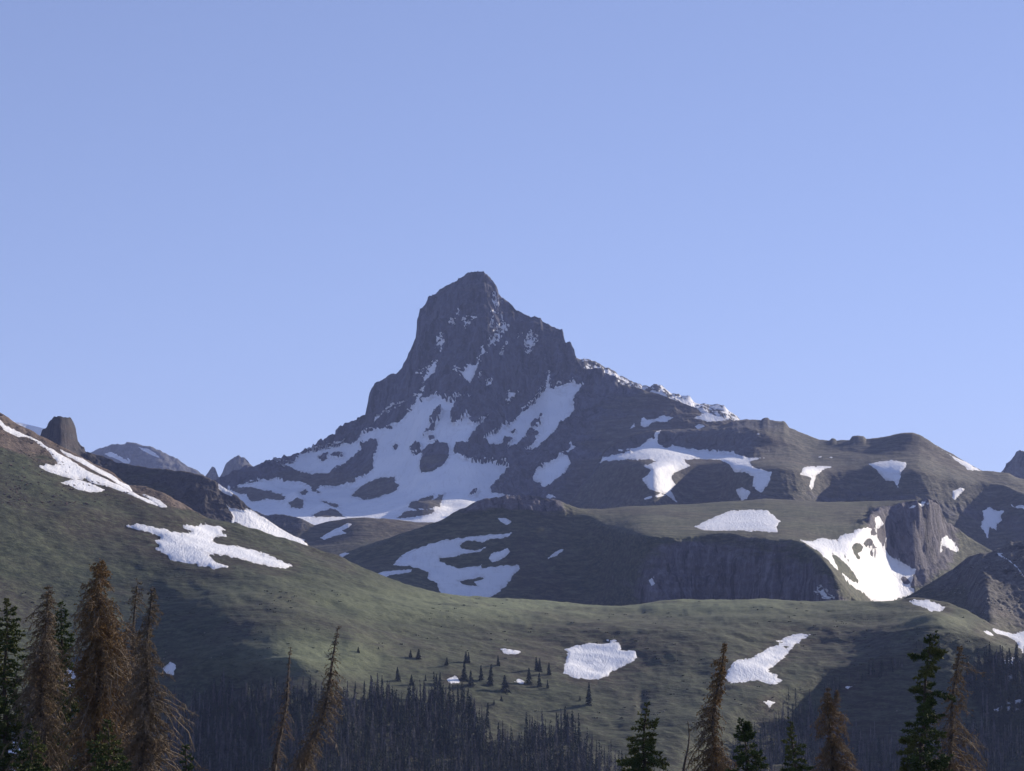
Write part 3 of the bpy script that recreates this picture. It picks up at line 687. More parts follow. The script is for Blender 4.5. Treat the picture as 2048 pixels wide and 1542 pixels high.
back_ridge = build_sheet('snowy_ridge', (1120, 1520), 2.0,
 [(1120,720)] + fr('Z4', [(180,40),(240,60),(262,58),(290,62),(340,85),(380,110),(450,150),(520,190),(570,210),(600,224),(640,217),(690,213),(710,218),(740,240),(780,262),(800,264),(840,272),(870,276),(900,300),(930,318),(960,312),(985,322),(1040,328),(1080,338),(1110,368),(1140,385),(1165,402)]) + [(1500,860),(1520,880)],
 [(1120,4350),(1520,4250)], [dict(py=[(1120,760),(1300,800),(1480,860),(1520,900)], slope=25, rock=.8), dict(py=[(1120,900),(1520,960)], slope=36, rock=.4)],
 M_FAR, S_FAR, crest_rock=1.0, blur=2, soil=(5, 120, 5), rocky=(9, 34, 120), base_z=100, back=((60, 50), (300, 40)),
 snows=[sn('Z4', 'snow plastered over the ragged ridge crest behind the shoulder', [(225,40),(270,50),(345,82),(390,120),(450,150),(575,205),(605,222),(700,205),(760,240),(870,270),(960,310),(1080,330),(1150,385),(1180,420),(900,400),(600,330),(300,200)], spk=1.6, rag=2.0)],
 label='ragged snow plastered ridge behind the shoulder of the peak')
far_snow = build_sheet('far_snow_ridge', (-40, 130), 2.0,
 [(-40,825),(20,838)] + fr('Zl', [(120,235),(180,270),(230,277),(330,300),(430,325),(500,345),(640,380)]) + [(130,880)],
 [(-40,3600),(130,3500)], [dict(py=[(-40,870),(130,900)], slope=[(-40,20),(40,22),(60,45),(130,45)], rock=.1), dict(py=960, slope=36, rock=.3)],
 M_FAR, S_FAR, crest_rock=.1, blur=2, soil=(3, 120, 5), rocky=(3, 30, 60), base_z=100,
 snows=[sn('Zl', 'snow slope showing between the scree and the rock tower', [(-100,120),(120,200),(500,320),(640,360),(640,520),(400,540),(-100,400)], rag=1.0)],
 label='far snow covered ridge behind the rock tower')
scree = build_sheet('scree_hill', (1780, 2320), 2.0,
 [(1780,1215),(1805,1198),(1843,1176),(1875,1157),(1906,1138),(1925,1124),(1938,1115),(1957,1107),(1982,1104),(2001,1094),(2020,1083),(2048,1081),(2100,1088),(2200,1115),(2320,1150)],
 [(1780,1720),(1900,1720),(1960,1700),(2048,1680),(2320,1640)],
 [dict(py=[(1780,1220),(1850,1195),(1920,1165),(1960,1150),(2000,1160),(2048,1150),(2320,1200)], slope=[(1780,30),(1900,38),(1940,26),(1962,14),(2000,22),(2048,27),(2320,27)], rock=[(1780,.1),(1900,.5),(1960,.8),(2048,.9)]),
  dict(py=[(1780,1240),(1850,1220),(1920,1210),(1970,1205),(2048,1220),(2320,1240)], slope=[(1780,20),(1880,32),(1950,24),(1970,15),(2048,23),(2320,25)], rock=[(1780,0),(1900,.15),(1960,.6),(2048,.7)]),
  dict(py=[(1780,1300),(2048,1310),(2320,1330)], slope=[(1780,18),(1900,22),(1980,17),(2048,20),(2320,22)], rock=[(1780,0),(1950,.05),(2010,.25),(2320,.3)])],
 M_SCREE, S_NEAR, back=((40, 35), (250, 30)), crest_rock=[(1780,0),(1880,.4),(1950,.9),(2320,.9)], blur=4, soil=(1.6, 50, 5), rocky=(1.6, 9, 20), base_z=-40,
 snows=[sn('Zc', 'broken line of snow along the crest of the grey scree hill', [(915,1345),(985,1350),(1000,1362),(950,1365),(990,1400),(1060,1450),(1160,1535),(1240,1640),(1090,1490),(1000,1425),(930,1375)], rag=1.1)],
 label='grey scree hill rising above the right end of the meadow')

hill_snow = [
 sn('Z2', 'sprawling white snow patch on the green left hillside',
  [(722,790),(800,787),(880,800),(960,815),(1050,835),(1110,840),(1125,830),(1060,797),(1085,787),(1140,800),(1180,785),(1250,798),(1322,825),(1290,830),(1322,862),(1250,866),(1235,890),(1260,900),(1360,915),(1480,940),(1560,965),(1640,1000),(1717,1030),(1640,1046),(1500,1015),(1400,990),(1290,965),(1210,960),(1230,980),(1270,1005),(1335,1030),(1250,1042),(1190,1030),(1080,1005),(1010,990),(960,955),(908,930),(940,920),(898,880),(950,865),(900,845),(800,820)], rag=2.8),
 sn('Zl', 'long snow strip running down beside the red scree slope', [(-120,200),(0,265),(60,310),(200,380),(340,450),(450,510),(540,570),(640,610),(720,660),(820,720),(930,800),(1040,870),(1150,920),(1250,970),(1330,1000),(1450,1060),(1550,1110),(1660,1180),(1500,1112),(1380,1062),(1250,1022),(1100,980),(1040,942),(920,942),(850,920),(700,880),(560,840),(475,805),(540,790),(640,795),(715,795),(700,740),(640,680),(600,620),(540,560),(480,510),(360,462),(240,432),(120,392),(50,352),(0,292),(-120,230)], rag=0.5, grow=2.0, k=1.6),
 sn('Zl', 'leaf shaped snow patch just below the long snow strip', [(735,985),(820,968),(910,948),(980,968),(1060,988),(1140,1023),(1265,1087),(1160,1097),(1080,1102),(960,1077),(870,1032)], rag=0.5, grow=0.9, k=0.9),
 sn('Zl', 'narrow snow ribbon along the edge of the red scree', [(725,604),(865,664),(985,714),(1085,774),(1205,844),(1325,894),(1425,962),(1370,948),(1440,988),(1550,1044),(1600,1118),(1700,1178),(1800,1218),(1895,1278),(1780,1244),(1650,1179),(1540,1089),(1420,1014),(1320,954),(1200,894),(1100,834),(1000,774),(900,724),(820,684)], rag=0.5, grow=0.9, k=0.9),
 sn('Zl', 'pointed snow sliver at the lower end of the red scree', [(1715,1138),(1840,1176),(1920,1226),(2005,1298),(1930,1294),(1850,1234)], rag=0.5, grow=0.9, k=0.9),
 sn('Z8', 'broad rippled snow patch in the middle of the meadow slope', [(512,465),(560,440),(640,430),(720,412),(800,420),(862,412),(843,390),(900,395),(957,430),(947,465),(1000,470),(1067,480),(1080,530),(1040,567),(960,597),(880,642),(850,682),(790,712),(720,722),(640,707),(560,682),(502,652),(503,600),(528,550),(533,500)], rag=2.3),
 sn('ZR', 'long boot shaped rippled snow patch at the edge of the shadow', [(155,545),(200,468),(240,438),(310,428),(370,408),(430,368),(500,338),(530,325),(482,320),(540,293),(630,273),(703,280),(640,317),(600,342),(570,382),(520,442),(440,492),(430,502),(480,530),(523,567),(470,601),(400,582),(350,572),(270,582),(200,590)], [[(523,350),(562,355),(545,372)]], rag=2.3),
 sn('Z8', 'thin flat snow patch above the scattered spruces', [(-8,470),(60,478),(172,495),(120,514),(60,514),(20,492)], rag=1.9),
 sn('Zt', 'small snow patch among the spruces at the top of the forest', [(728,420),(790,398),(852,418),(852,482),(760,487),(733,450)], rag=2.0),
 sn('Zt', 'little snow scrap between the scattered spruces', [(1438,450),(1500,422),(1583,462),(1530,478)], rag=1.9),
 sn('ZR', 'small snow patch on the grassy knob under the scree hill', [(1317,75),(1380,66),(1450,66),(1500,85),(1558,122),(1500,132),(1470,140),(1420,117),(1370,102)], rag=2.0),
 sn('Zr', 'brilliant snow bank at the foot of the grey scree hill', [(1738,343),(1830,368),(1950,398),(2040,370),(2100,330),(2300,300),(2300,640),(2100,620),(2040,592),(2000,532),(1980,482),(1900,432),(1800,402)], rag=2.0),
 sn('Zr', 'thin snow blade left of the brilliant snow bank', [(1662,373),(1720,383),(1775,414),(1720,408)], rag=1.4),
 sn('Z6', 'shaded snow pocket in the dark gully beside the dead trees', [(1075,850),(1130,803),(1162,830),(1142,892),(1100,882)], rag=1.9),
 sn('ZR', 'blue shaded snow patch alone in the gully below the boot shaped patch', [(396,706),(440,700),(474,712),(440,738)], rag=1.6),
 sn('ZR', 'tiny shaded snow dash on the bare gully side', [(917,611),(982,596),(940,620)], rag=1.4),
 sn('Zr', 'dappled snow between the dark trees of the far grove', [(1825,660),(1900,628),(1992,623),(2003,680),(1960,720),(1972,780),(1900,833),(1878,780),(1838,700)], rag=3.1),
 sn('Zr', 'long shaded snow bar behind the far grove', [(1868,1015),(2000,998),(2150,990),(2150,1032),(1990,1032),(1880,1038)], rag=1.6),
 sn('Zr', 'rounded snow bar in front of the far grove', [(1735,1096),(1830,1063),(1960,1058),(2004,1085),(1960,1098),(1860,1108)], rag=1.6),
 sn('P', 'blue shaded snow seen between the dead trees', [(118,1345),(135,1335),(150,1350),(150,1372),(138,1385),(122,1375)], rag=3.1),
 sn('P', 'shaded snow glimpsed low behind the tall green spruce', [(5,1500),(30,1478),(48,1490),(45,1530),(30,1560),(8,1560)], rag=3.1),
]
hill = build_sheet('meadow_hillside', (-320, 2380), 2.6,
 [(-320,690),(-100,775),(0,822),(17,834),(30,843),(60,860),(80,874),(110,890),(140,906),(170,922),(200,938),(230,952),(245,966),(260,973),(285,974),(307,978),(325,984),(342,992),(365,1004),(386,1016),(413,1031),(465,1045),(513,1057),(564,1074),(615,1091),(649,1102),(673,1111),(704,1129),(748,1152),(796,1170),(847,1180),(915,1188),(984,1192),(1069,1199),(1120,1202),(1200,1207),(1260,1208),(1310,1203),(1380,1200),(1450,1203),(1600,1207),(1700,1204),(1760,1199),(1800,1197),(1830,1194),(1880,1198),(1930,1212),(1980,1238),(2020,1250),(2048,1252),(2380,1270)],
 [(-320,1440),(0,1450),(300,1450),(620,1480),(900,1520),(1200,1560),(1500,1560),(1800,1530),(1950,1480),(2380,1420)],
 [dict(py=[(-320,720),(0,848),(60,874),(120,905),(180,935),(240,968),(300,996),(350,1014),(413,1040),(465,1052),(615,1098),(704,1137),(800,1176),(915,1195),(1200,1214),(1600,1215),(1830,1204),(1930,1222),(2048,1262),(2380,1280)],
       slope=[(-320,33),(200,32),(400,28),(615,22),(800,8),(1200,6),(1600,6),(1900,9),(2380,14)], rock=[(-320,.7),(0,.75),(240,.6),(360,.6),(420,.1),(2380,0)]),
  dict(py=[(-320,880),(0,960),(150,985),(280,1015),(420,1065),(620,1130),(800,1210),(1000,1240),(1200,1250),(1500,1252),(1700,1255),(1800,1258),(1880,1258),(1960,1272),(2048,1300),(2380,1320)],
       slope=[(-320,28),(0,27),(200,25),(420,20),(620,13),(800,8),(1200,7.5),(1500,8),(1700,10),(1880,9),(1960,12),(2380,20)], rock=[(-320,.15),(0,.15),(300,.05),(2380,0)]),
  dict(py=[(-320,1150),(0,1180),(200,1240),(330,1310),(430,1305),(540,1296),(640,1330),(760,1370),(900,1395),(1050,1420),(1200,1440),(1340,1460),(1400,1446),(1480,1410),(1560,1378),(1640,1345),(1720,1322),(1800,1298),(1890,1268),(1950,1282),(2048,1320),(2380,1340)],
       slope=[(-320,33),(0,33),(200,31),(330,26),(450,18),(620,14),(900,14),(1200,15),(1500,16),(1700,17),(1890,15),(1960,18),(2380,22)], rock=0),
  dict(py=[(-320,1500),(0,1500),(200,1450),(330,1400),(430,1390),(540,1395),(760,1470),(1200,1500),(1350,1500),(1450,1500),(1600,1470),(1720,1470),(1900,1430),(2048,1430),(2380,1450)],
       slope=[(-320,38),(200,38),(330,44),(480,44),(580,24),(700,16),(1200,15),(1330,17),(1420,44),(1560,48),(1900,48),(1960,38),(2048,28),(2380,24)], rock=0),
  dict(py=[(-320,1620),(2380,1620)], slope=[(-320,20),(1300,15),(1500,26),(1900,26),(2048,20),(2380,20)], rock=0)],
 M_HILL, S_NEAR, back=((40, 12), (200, 20), (300, 30)), crest_rock=[(-320,.7),(240,.7),(400,.6),(430,.05),(2380,0)], blur=6,
 soil=(5.0, 105, 6), terr=0.4, rocky=(1.3, 7, 10), base_z=-125, snows=hill_snow, crest_fn=pchip, snow_k=0.22, ysig=45, crest_sig=30, melt=0.8, dry=[(1050,1205,420,38,1),(1350,1208,330,24,.9),(640,1310,180,40,.8),(500,1180,120,40,.4),(1880,1235,60,20,.7)], earth=[(1180,1290,260,60,.7),(300,1060,240,40,.5),(600,1560,420,120,1),(1000,1570,300,90,1),(1750,1560,400,100,1)],
 bumps=[(1283,1405,9,30,-1.6),(160,1035,60,14,5),(1880,1245,50,12,5),(560,1330,110,14,5),(480,1345,70,14,-7)], label='green and tan meadow hillside across the valley')

# the valley floor and the country beyond, one sheet out to the horizon
M_GROUND = terrain_mat('valley_ground', (.035, .045, .02), (.075, .065, .04), (.06, .045, .03), (.07, .06, .055), (.12, .10, .09), (.09, .06, .045), 0.5)
def build_ground():
    xs = np.concatenate([-np.geomspace(9000, 320, 24), np.linspace(-300, 300, 121), np.geomspace(320, 9000, 24)])
    ys = np.concatenate([-np.geomspace(3000, 60, 18), np.linspace(-50, 260, 90), np.geomspace(265, 9500, 60)])
    X, Y = np.meshgrid(xs, ys)
    Z = near_ground(X, Y)
    nr, nc = X.shape
    idx = np.arange(nr * nc).reshape(nr, nc)
    quads = np.stack([idx[:-1, :-1], idx[:-1, 1:], idx[1:, 1:], idx[1:, :-1]], -1).reshape(-1, 4)
    o = mesh_obj('ground', np.stack([X, Y, Z], -1), quads=quads, mat=M_GROUND, attrs={'rock': np.zeros(nr * nc)})
    tag(o, 'knoll and valley floor under the near trees', kind='structure')
def near_ground(X, Y):
    X = np.asarray(X, float); Y = np.asarray(Y, float)
    r = np.sqrt((X * 0.55) ** 2 + Y ** 2)
    z = np.interp(r, [0, 6, 30, 90, 160, 330, 520, 3000, 40000], [-1.7, -1.8, -4.2, -10.5, -20, -70, -121, -135, -135])
    z = np.where(Y < 0, np.interp(np.hypot(X * .55, Y), [0, 200, 40000], [-1.7, -4, -60]), z)
    z = z + 0.5 * vnoise(np.stack([X / 14, Y / 14, X * 0], -1), 5) * np.clip(r / 20, 0, 1)
    return z
build_ground()
# ------------------------------------------------------------------ trees
def plain_mat(name, c1, c2, scale, rough=0.85, c3=None):
    t = NT(name)
    n1 = t.noise((scale, scale, scale), detail=4)
    c = t.mix(t.rng(n1, 0.36, 0.64), c1, c2)
    if c3:
        n2 = t.noise((scale * 0.23, scale * 0.23, scale * 0.23), detail=3)
        c = t.mix(t.rng(n2, 0.48, 0.66), c, c3)
    t.base(c); t.b.inputs['Roughness'].default_value = rough
    return t.m
M_BARK = plain_mat('grey_bark', (.060, .048, .040), (.15, .128, .108), 6.0)
M_BARKD = plain_mat('dark_bark', (.055, .042, .034), (.11, .088, .07), 5.0)
M_TWIG = plain_mat('grey_twigs', (.12, .092, .066), (.235, .19, .14), 3.0, c3=(.18, .12, .068))
M_RUST = plain_mat('rust_needles', (.14, .084, .034), (.27, .162, .062), 2.6, c3=(.13, .098, .064))
M_RUSTG = plain_mat('fading_needles', (.11, .080, .045), (.18, .13, .07), 2.4, c3=(.10, .085, .06))
M_NEEDLE = plain_mat('green_needles', (.026, .046, .013), (.068, .090, .024), 2.2, c3=(.105, .110, .030))
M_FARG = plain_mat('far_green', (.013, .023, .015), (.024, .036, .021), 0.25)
M_FARD = plain_mat('far_dead', (.034, .033, .034), (.125, .118, .116), 0.12)

def unit(v):
    return v / (np.linalg.norm(v, axis=-1, keepdims=True) + 1e-9)

def spikes(B, D, L, r, rng):
    """slender three sided spikes: B base points, D directions, L lengths, r radii"""
    n = len(B)
    D = unit(D)
    ref = np.where(np.abs(D[:, 2:3]) < 0.8, np.array([[0, 0, 1.0]]), np.array([[1.0, 0, 0]]))
    U = unit(np.cross(D, ref)); V = np.cross(D, U)
    a0 = rng.random(n) * 6.283
    co = np.empty((n, 4, 3))
    for k in range(3):
        a = a0 + k * 2.0944
        co[:, k] = B + (U * np.cos(a)[:, None] + V * np.sin(a)[:, None]) * np.asarray(r).reshape(-1, 1)
    co[:, 3] = B + D * np.asarray(L).reshape(-1, 1)
    base = (np.arange(n) * 4)[:, None]
    tr = np.concatenate([base + np.array([[0, 1, 3]]), base + np.array([[1, 2, 3]]), base + np.array([[2, 0, 3]])])
    return co.reshape(-1, 3), tr

def tubes(paths, radii, sides=4):
    """paths: (n, m, 3) polylines, radii (n, m)"""
    n, m = paths.shape[:2]
    T = unit(np.gradient(paths, axis=1))
    ref = np.where(np.abs(T[..., 2:3]) < 0.8, np.array([0, 0, 1.0]), np.array([1.0, 0, 0]))
    U = unit(np.cross(T, ref)); V = np.cross(T, U)
    a = np.arange(sides) * 2 * math.pi / sides
    co = paths[:, :, None] + radii[:, :, None, None] * (U[:, :, None] * np.cos(a)[:, None] + V[:, :, None] * np.sin(a)[:, None])
    idx = np.arange(n * m * sides).reshape(n, m, sides)
    nx = np.roll(idx, -1, axis=2)
    q = np.stack([idx[:, :-1], nx[:, :-1], nx[:, 1:], idx[:, 1:]], -1).reshape(-1, 4)
    return co.reshape(-1, 3), q

def near_tree(name, label, cat, kind, top, foot, Y, prof, seed, dens=1.0, bow=0.0, asym=1.0, rust=0.5, gap=None, twin=None, extra=()):
    """top, foot: photograph pixels of the tip and of where the trunk leaves the frame; prof: (pixels below the tip, half width in pixels)"""
    rng = np.random.default_rng(seed)
    pm = Y / F
    T = at(top[0], top[1], Y); B = at(foot[0], foot[1], Y)
    slope = (T[0] - B[0]) / (T[2] - B[2])
    # go down the trunk line to the ground
    z = B[2]; x = B[0]
    for _ in range(30):
        g = float(near_ground(np.array([x]), np.array([Y]))[0])
        x = B[0] + slope * 0.6 * (g - B[2])
    zg = g - 0.15
    base = np.array([x, Y, zg]); Hh = T[2] - zg
    root = bpy.data.objects.new(name, None); COL.objects.link(root)
    root.location = base
    root.empty_display_size = 0.5
    tag(root, label, cat)
    def trunk_pt(h):                      # h: heights above base
        t = np.clip(np.asarray(h) / Hh, 0, 1.02)
        hb = (B[2] - zg) / Hh
        x = np.where(t < hb, base[0] + (B[0] - base[0]) * t / max(hb, 1e-3), B[0] + (T[0] - B[0]) * (t - hb) / (1 - hb))
        x = x + bow * np.sin(np.clip((t - hb) / (1 - hb), 0, 1) * math.pi) + 0.05 * np.sin(t * 17 + seed) * np.minimum(1, 3 * t)
        y = 0.06 * np.sin(t * 13 + seed * 2)
        return np.stack([x - base[0], y, t * Hh], -1)
    R0 = 0.012 * Hh + 0.05
    hs = np.linspace(0, Hh, 26)
    tr = R0 * (1 - hs / Hh) ** 0.8 + 0.012
    co, q = tubes(trunk_pt(hs)[None], tr[None], 7)
    mesh_obj('trunk', co, quads=q, mat=M_BARKD if kind == 'green' else M_BARK, parent=root)
    pr = np.array(prof, float)
    def halfw(h):
        return np.interp((Hh - h) / pm, pr[:, 0], pr[:, 1]) * pm * (1.12 if kind == 'dead' else 1.0)
    # limbs in loose whorls
    vis = Hh - (1580 - top[1]) * pm         # everything below this height lies under the frame
    levels = []
    h = Hh - 0.10
    while h > 0.08 * Hh:
        levels.append(h)
        h -= rng.uniform(0.10, 0.21) / (dens if h > vis else dens * 0.3)
    hb_, az, ln = [], [], []
    for h in levels:
        k = rng.integers(4, 7)
        a0 = rng.random() * 6.283
        for i in range(k):
            if gap and rng.random() < gap: continue
            a = a0 + i * 6.283 / k + rng.normal(0, 0.25)
            w = halfw(h) * (rng.uniform(0.7, 1.2) if kind == 'green' else rng.uniform(0.5, 1.18))
            w *= asym if math.cos(a) > 0 else 1.0 / asym
            w *= float(np.clip(0.95 + 0.85 * vnoise(np.array([[h * 1.1, math.cos(a) * 1.3, math.sin(a) * 1.3 + seed]]), seed)[0], 0.35, 1.5))
            hb_.append(h + rng.normal(0, 0.05)); az.append(a); ln.append(max(w, 0.10))
    for (dpx, side, wpx, up) in extra:      # single limbs that stand out of the outline
        for q_ in range(3):
            hb_.append(Hh - dpx * pm + rng.normal(0, 0.06)); az.append((0 if side > 0 else math.pi) + rng.normal(0, 0.25)); ln.append(wpx * pm * rng.uniform(.85, 1.05))
    hb_, az, ln = np.array(hb_), np.array(az), np.array(ln)
    n = len(hb_)
    m = 6
    s = np.linspace(0, 1, m)[None, :, None]
    dirs = np.stack([np.cos(az), np.sin(az), np.zeros(n)], -1)[:, None]
    L = ln[:, None, None]
    up = np.array([0, 0, 1.0])
    young = np.clip((Hh - hb_) / 1.2, 0, 1)[:, None, None]
    if kind == 'green':
        a_, b_ = 0.55 * (1 - young) + rng.uniform(-.12, .10, (n, 1, 1)), 0.05 + 0.25 * young
        drop = a_ * s - b_ * s * s + 0.16 * s ** 4
    else:
        a_, b_ = 0.35 * (1 - young) + rng.uniform(-.22, .16, (n, 1, 1)), (0.12 + 0.50 * young) * rng.uniform(.25, 1.5, (n, 1, 1))
        drop = a_ * s - b_ * s ** 2
    wob = rng.normal(0, 0.05, (n, m, 3)); wob[:, 0] = 0
    paths = trunk_pt(hb_)[:, None] + dirs * L * s + up * drop * L + wob * L * s
    rad = (0.006 + 0.011 * ln)[:, None] * (1 - 0.8 * s[0, :, 0])[None] + 0.003
    co, q = tubes(paths, rad, 3)
    tag(mesh_obj('branches', co, quads=q, mat=M_BARKD if kind == 'green' else M_TWIG, parent=root), kind='stuff')
    # twigs and needles
    def along(k, lo=0.12, power=0.8):
        bi = np.repeat(np.arange(n), k)
        t = lo + (1 - lo) * rng.random(len(bi)) ** power
        f = t * (m - 1); i0 = np.minimum(f.astype(int), m - 2); w = (f - i0)[:, None]
        p = paths[bi, i0] * (1 - w) + paths[bi, i0 + 1] * w
        tan = unit(paths[bi, i0 + 1] - paths[bi, i0])
        return bi, t, p, tan
    if kind == 'green':
        k = np.clip((ln * 20 * dens).astype(int), 4, 24)
        k = np.where(hb_ < vis, k // 6 + 1, k)
        bi, t, p, tan = along(k, 0.18, 0.75)
        side = unit(np.cross(tan, up)) * rng.choice([-1, 1], (len(bi), 1))
        td = unit(tan * 0.75 + side * rng.uniform(.3, 1.0, (len(bi), 1)) + up * rng.normal(-.08, .25, (len(bi), 1)))
        tl = np.clip((1.08 - t) * ln[bi] * 0.6, 0.04, 0.38) * rng.uniform(.6, 1.2, len(bi))
        nb_ = 6
        bj = np.repeat(np.arange(len(bi)), nb_)
        u = rng.random(len(bj))
        q0 = p[bj] + td[bj] * (tl[bj] * u)[:, None]
        nd = unit(td[bj] * 0.7 + rng.normal(0, .75, (len(bj), 3)) + up * 0.12)
        co, trs = spikes(q0, nd, rng.uniform(.08, .16, len(bj)) * np.clip(.4 + ln[bi][bj] * 1.3, .4, 1), rng.uniform(.022, .038, len(bj)) * np.clip(.5 + ln[bi][bj], .5, 1), rng)
        tag(mesh_obj('crown', co, tris=trs, mat=M_NEEDLE, smooth=False, parent=root), kind='stuff')
    else:
        k = np.clip((ln * 34 * dens).astype(int), 6, 42)
        k = np.where(hb_ < vis, k // 6 + 1, k)
        bi, t, p, tan = along(k, 0.06, 0.9)
        side = unit(np.cross(tan, up)) * rng.choice([-1, 1], (len(bi), 1))
        td = unit(tan * rng.uniform(.1, .8, (len(bi), 1)) + side * rng.uniform(.1, .9, (len(bi), 1)) + up * rng.normal(-.5, .55, (len(bi), 1)))
        tl = rng.uniform(.12, .42, len(bi)) * np.clip(ln[bi] * 1.2, .16, 1.1)
        co, trs = spikes(p, td, tl, rng.uniform(.007, .014, len(bi)), rng)
        tag(mesh_obj('twigs', co, tris=trs, mat=M_TWIG, smooth=False, parent=root), kind='stuff')
        if rust > 0:
            nb_ = max(1, int(round(4.6 * rust)))
            hfac = np.clip(0.35 + 0.65 * fbm(p / 1.3, 2, seed) * 2 + 0.3, 0, 1)
            keep = np.repeat(rng.random(len(bi)) < np.clip(rust * 1.2, 0, 1) * (0.45 + 0.55 * hfac), nb_)
            bj = np.repeat(np.arange(len(bi)), nb_)[keep]
            q0 = p[bj] + td[bj] * (tl[bj] * rng.random(len(bj)))[:, None]
            nd = unit(td[bj] * 0.6 + rng.normal(0, .7, (len(bj), 3)))
            co, trs = spikes(q0, nd, rng.uniform(.06, .13, len(bj)), rng.uniform(.010, .020, len(bj)), rng)
            tag(mesh_obj('needles', co, tris=trs, mat=M_RUST if rust > 0.45 else M_RUSTG, smooth=False, parent=root), kind='stuff')
    if twin:
        dx, dh = twin                        # a second leader beside the first
        hs = np.linspace(0, 1, 8)
        st = trunk_pt(np.array([Hh - dh * pm * 1.7]))[0]
        tip = trunk_pt(np.array([Hh]))[0] + np.array([dx * pm, 0.05, -dh * pm * 0.25])
        mid = np.stack([st + (tip - st) * np.array([min(1, 1.7 * v), v, v]) for v in hs])
        co, q = tubes(mid[None], np.linspace(.04, .008, 8)[None], 5)
        mesh_obj('second_leader', co, quads=q, mat=M_BARKD if kind == 'green' else M_BARK, parent=root)
        kk = 900 if kind == 'green' else 420
        v = rng.random(kk) ** 1.3
        f = (1 - v) * 7; i0 = np.minimum(f.astype(int), 6); w = (f - i0)[:, None]
        p = mid[i0] * (1 - w) + mid[i0 + 1] * w
        a = rng.random(kk) * 6.283
        out = np.stack([np.cos(a), np.sin(a), rng.normal(.2 if kind == 'green' else -.3, .35, kk)], -1)
        rr = v * 0.34 * rng.random(kk)
        co, trs = spikes(p + out * rr[:, None], out + rng.normal(0, .4, (kk, 3)), rng.uniform(.08, .2, kk), rng.uniform(.012, .024, kk) * (1 if kind == 'green' else .55), rng)
        tag(mesh_obj('leader_needles', co, tris=trs, mat=M_NEEDLE if kind == 'green' else M_RUST, smooth=False, parent=root), kind='stuff')
    return root

N = near_tree
N('spruce_tree', 'tall dark green spruce at the outer edge of the dead tree cluster', 'tree', 'green', (12,1198), (10,1542), 96, [(0,3),(30,14),(90,27),(160,36),(260,42),(400,60),(700,80)], 11, dens=1.0)
N('dead_spruce', 'grey dead spruce with twisted drooping boughs beside the dark green spruce', 'tree', 'dead', (100,1172), (92,1542), 90, [(0,5),(25,20),(60,30),(110,30),(170,34),(215,48),(300,55),(400,62),(700,75)], 12, dens=1.55, rust=0.4, bow=-0.28)
N('spruce_tree', 'slim green spruce standing between the grey and the rusty dead trees', 'tree', 'green', (124,1203), (122,1542), 104, [(0,3),(25,10),(70,20),(130,32),(220,38),(400,50),(700,70)], 13, dens=1.0)
N('dead_spruce', 'big bushy dead spruce with rust brown needles, tallest of the cluster', 'tree', 'dead', (199,1122), (196,1542), 88, [(0,8),(20,17),(60,27),(85,50),(110,55),(200,66),(300,78),(420,92),(700,110)], 14, dens=1.55, rust=0.85)
N('dead_snag', 'thin pale snag leaning behind the rusty dead spruce', 'tree', 'dead', (275,1160), (240,1542), 100, [(0,4),(12,11),(30,16),(45,12),(90,16),(130,32),(220,42),(400,60),(700,60)], 15, dens=1.1, rust=0.4, bow=0.10, gap=0.3)
N('dead_spruce', 'bare dead spruce with a straight grey trunk and drooping twigs', 'tree', 'dead', (302,1172), (286,1542), 86, [(0,3),(20,10),(80,19),(140,30),(190,40),(260,52),(320,66),(400,84),(700,100)], 16, dens=1.6, rust=0.35, asym=1.12, extra=[(220,1,95,.2),(300,1,110,.2)])
N('spruce_tree', 'small green spruce in front of the grey dead spruce', 'tree', 'green', (64,1455), (62,1542), 74, [(0,3),(20,14),(60,32),(120,50),(300,70)], 17, dens=1.0)
N('spruce_tree', 'small bright green spruce in front of the rusty dead spruce', 'tree', 'green', (216,1440), (216,1542), 72, [(0,4),(20,14),(60,34),(110,50),(300,75)], 18, dens=1.0)
N('spruce_tree', 'green spruce tip peeping out beside the bare dead spruce', 'tree', 'green', (374,1488), (370,1542), 78, [(0,4),(25,10),(60,20),(300,50)], 19, dens=0.9)
N('dead_spruce', 'slender dead spruce with a whip thin tip, smaller of the leaning pair', 'tree', 'dead', (583,1294), (548,1542), 92, [(0,1),(25,3),(50,6),(100,12),(150,15),(185,12),(205,18),(250,24),(420,40)], 20, dens=1.0, rust=0.22, bow=0.08)
N('dead_spruce', 'leaning dead spruce with shaggy brown boughs, taller of the leaning pair', 'tree', 'dead', (677,1252), (606,1542), 90, [(0,1),(25,4),(45,9),(75,12),(100,17),(150,22),(200,24),(240,30),(290,36),(450,50)], 21, dens=1.2, rust=0.35, bow=0.22)
N('spruce_tree', 'green spruce with a side limb jutting out below the meadow snow patch', 'tree', 'green', (1292,1408), (1287,1542), 84, [(0,2),(15,6),(35,16),(55,24),(80,27),(110,32),(140,44),(300,70)], 22, dens=1.0, extra=[(102,-1,55,.2),(112,1,48,.3),(42,1,26,.4)])
N('bare_snag', 'crooked bare whitish snag pole', 'tree', 'dead', (1374,1443), (1368,1542), 88, [(0,0.6),(100,1.2),(300,2)], 23, dens=0.25, rust=0, bow=0.12)
N('dead_spruce', 'rusty dead spruce with a bent bare top in front of the boot shaped snow', 'tree', 'dead', (1450,1284), (1428,1542), 86, [(0,1),(20,5),(45,10),(85,15),(120,20),(150,27),(190,36),(230,46),(260,55),(450,70)], 24, dens=1.3, rust=0.6, bow=-0.16, extra=[(38,-1,22,.2),(128,-1,34,.2)])
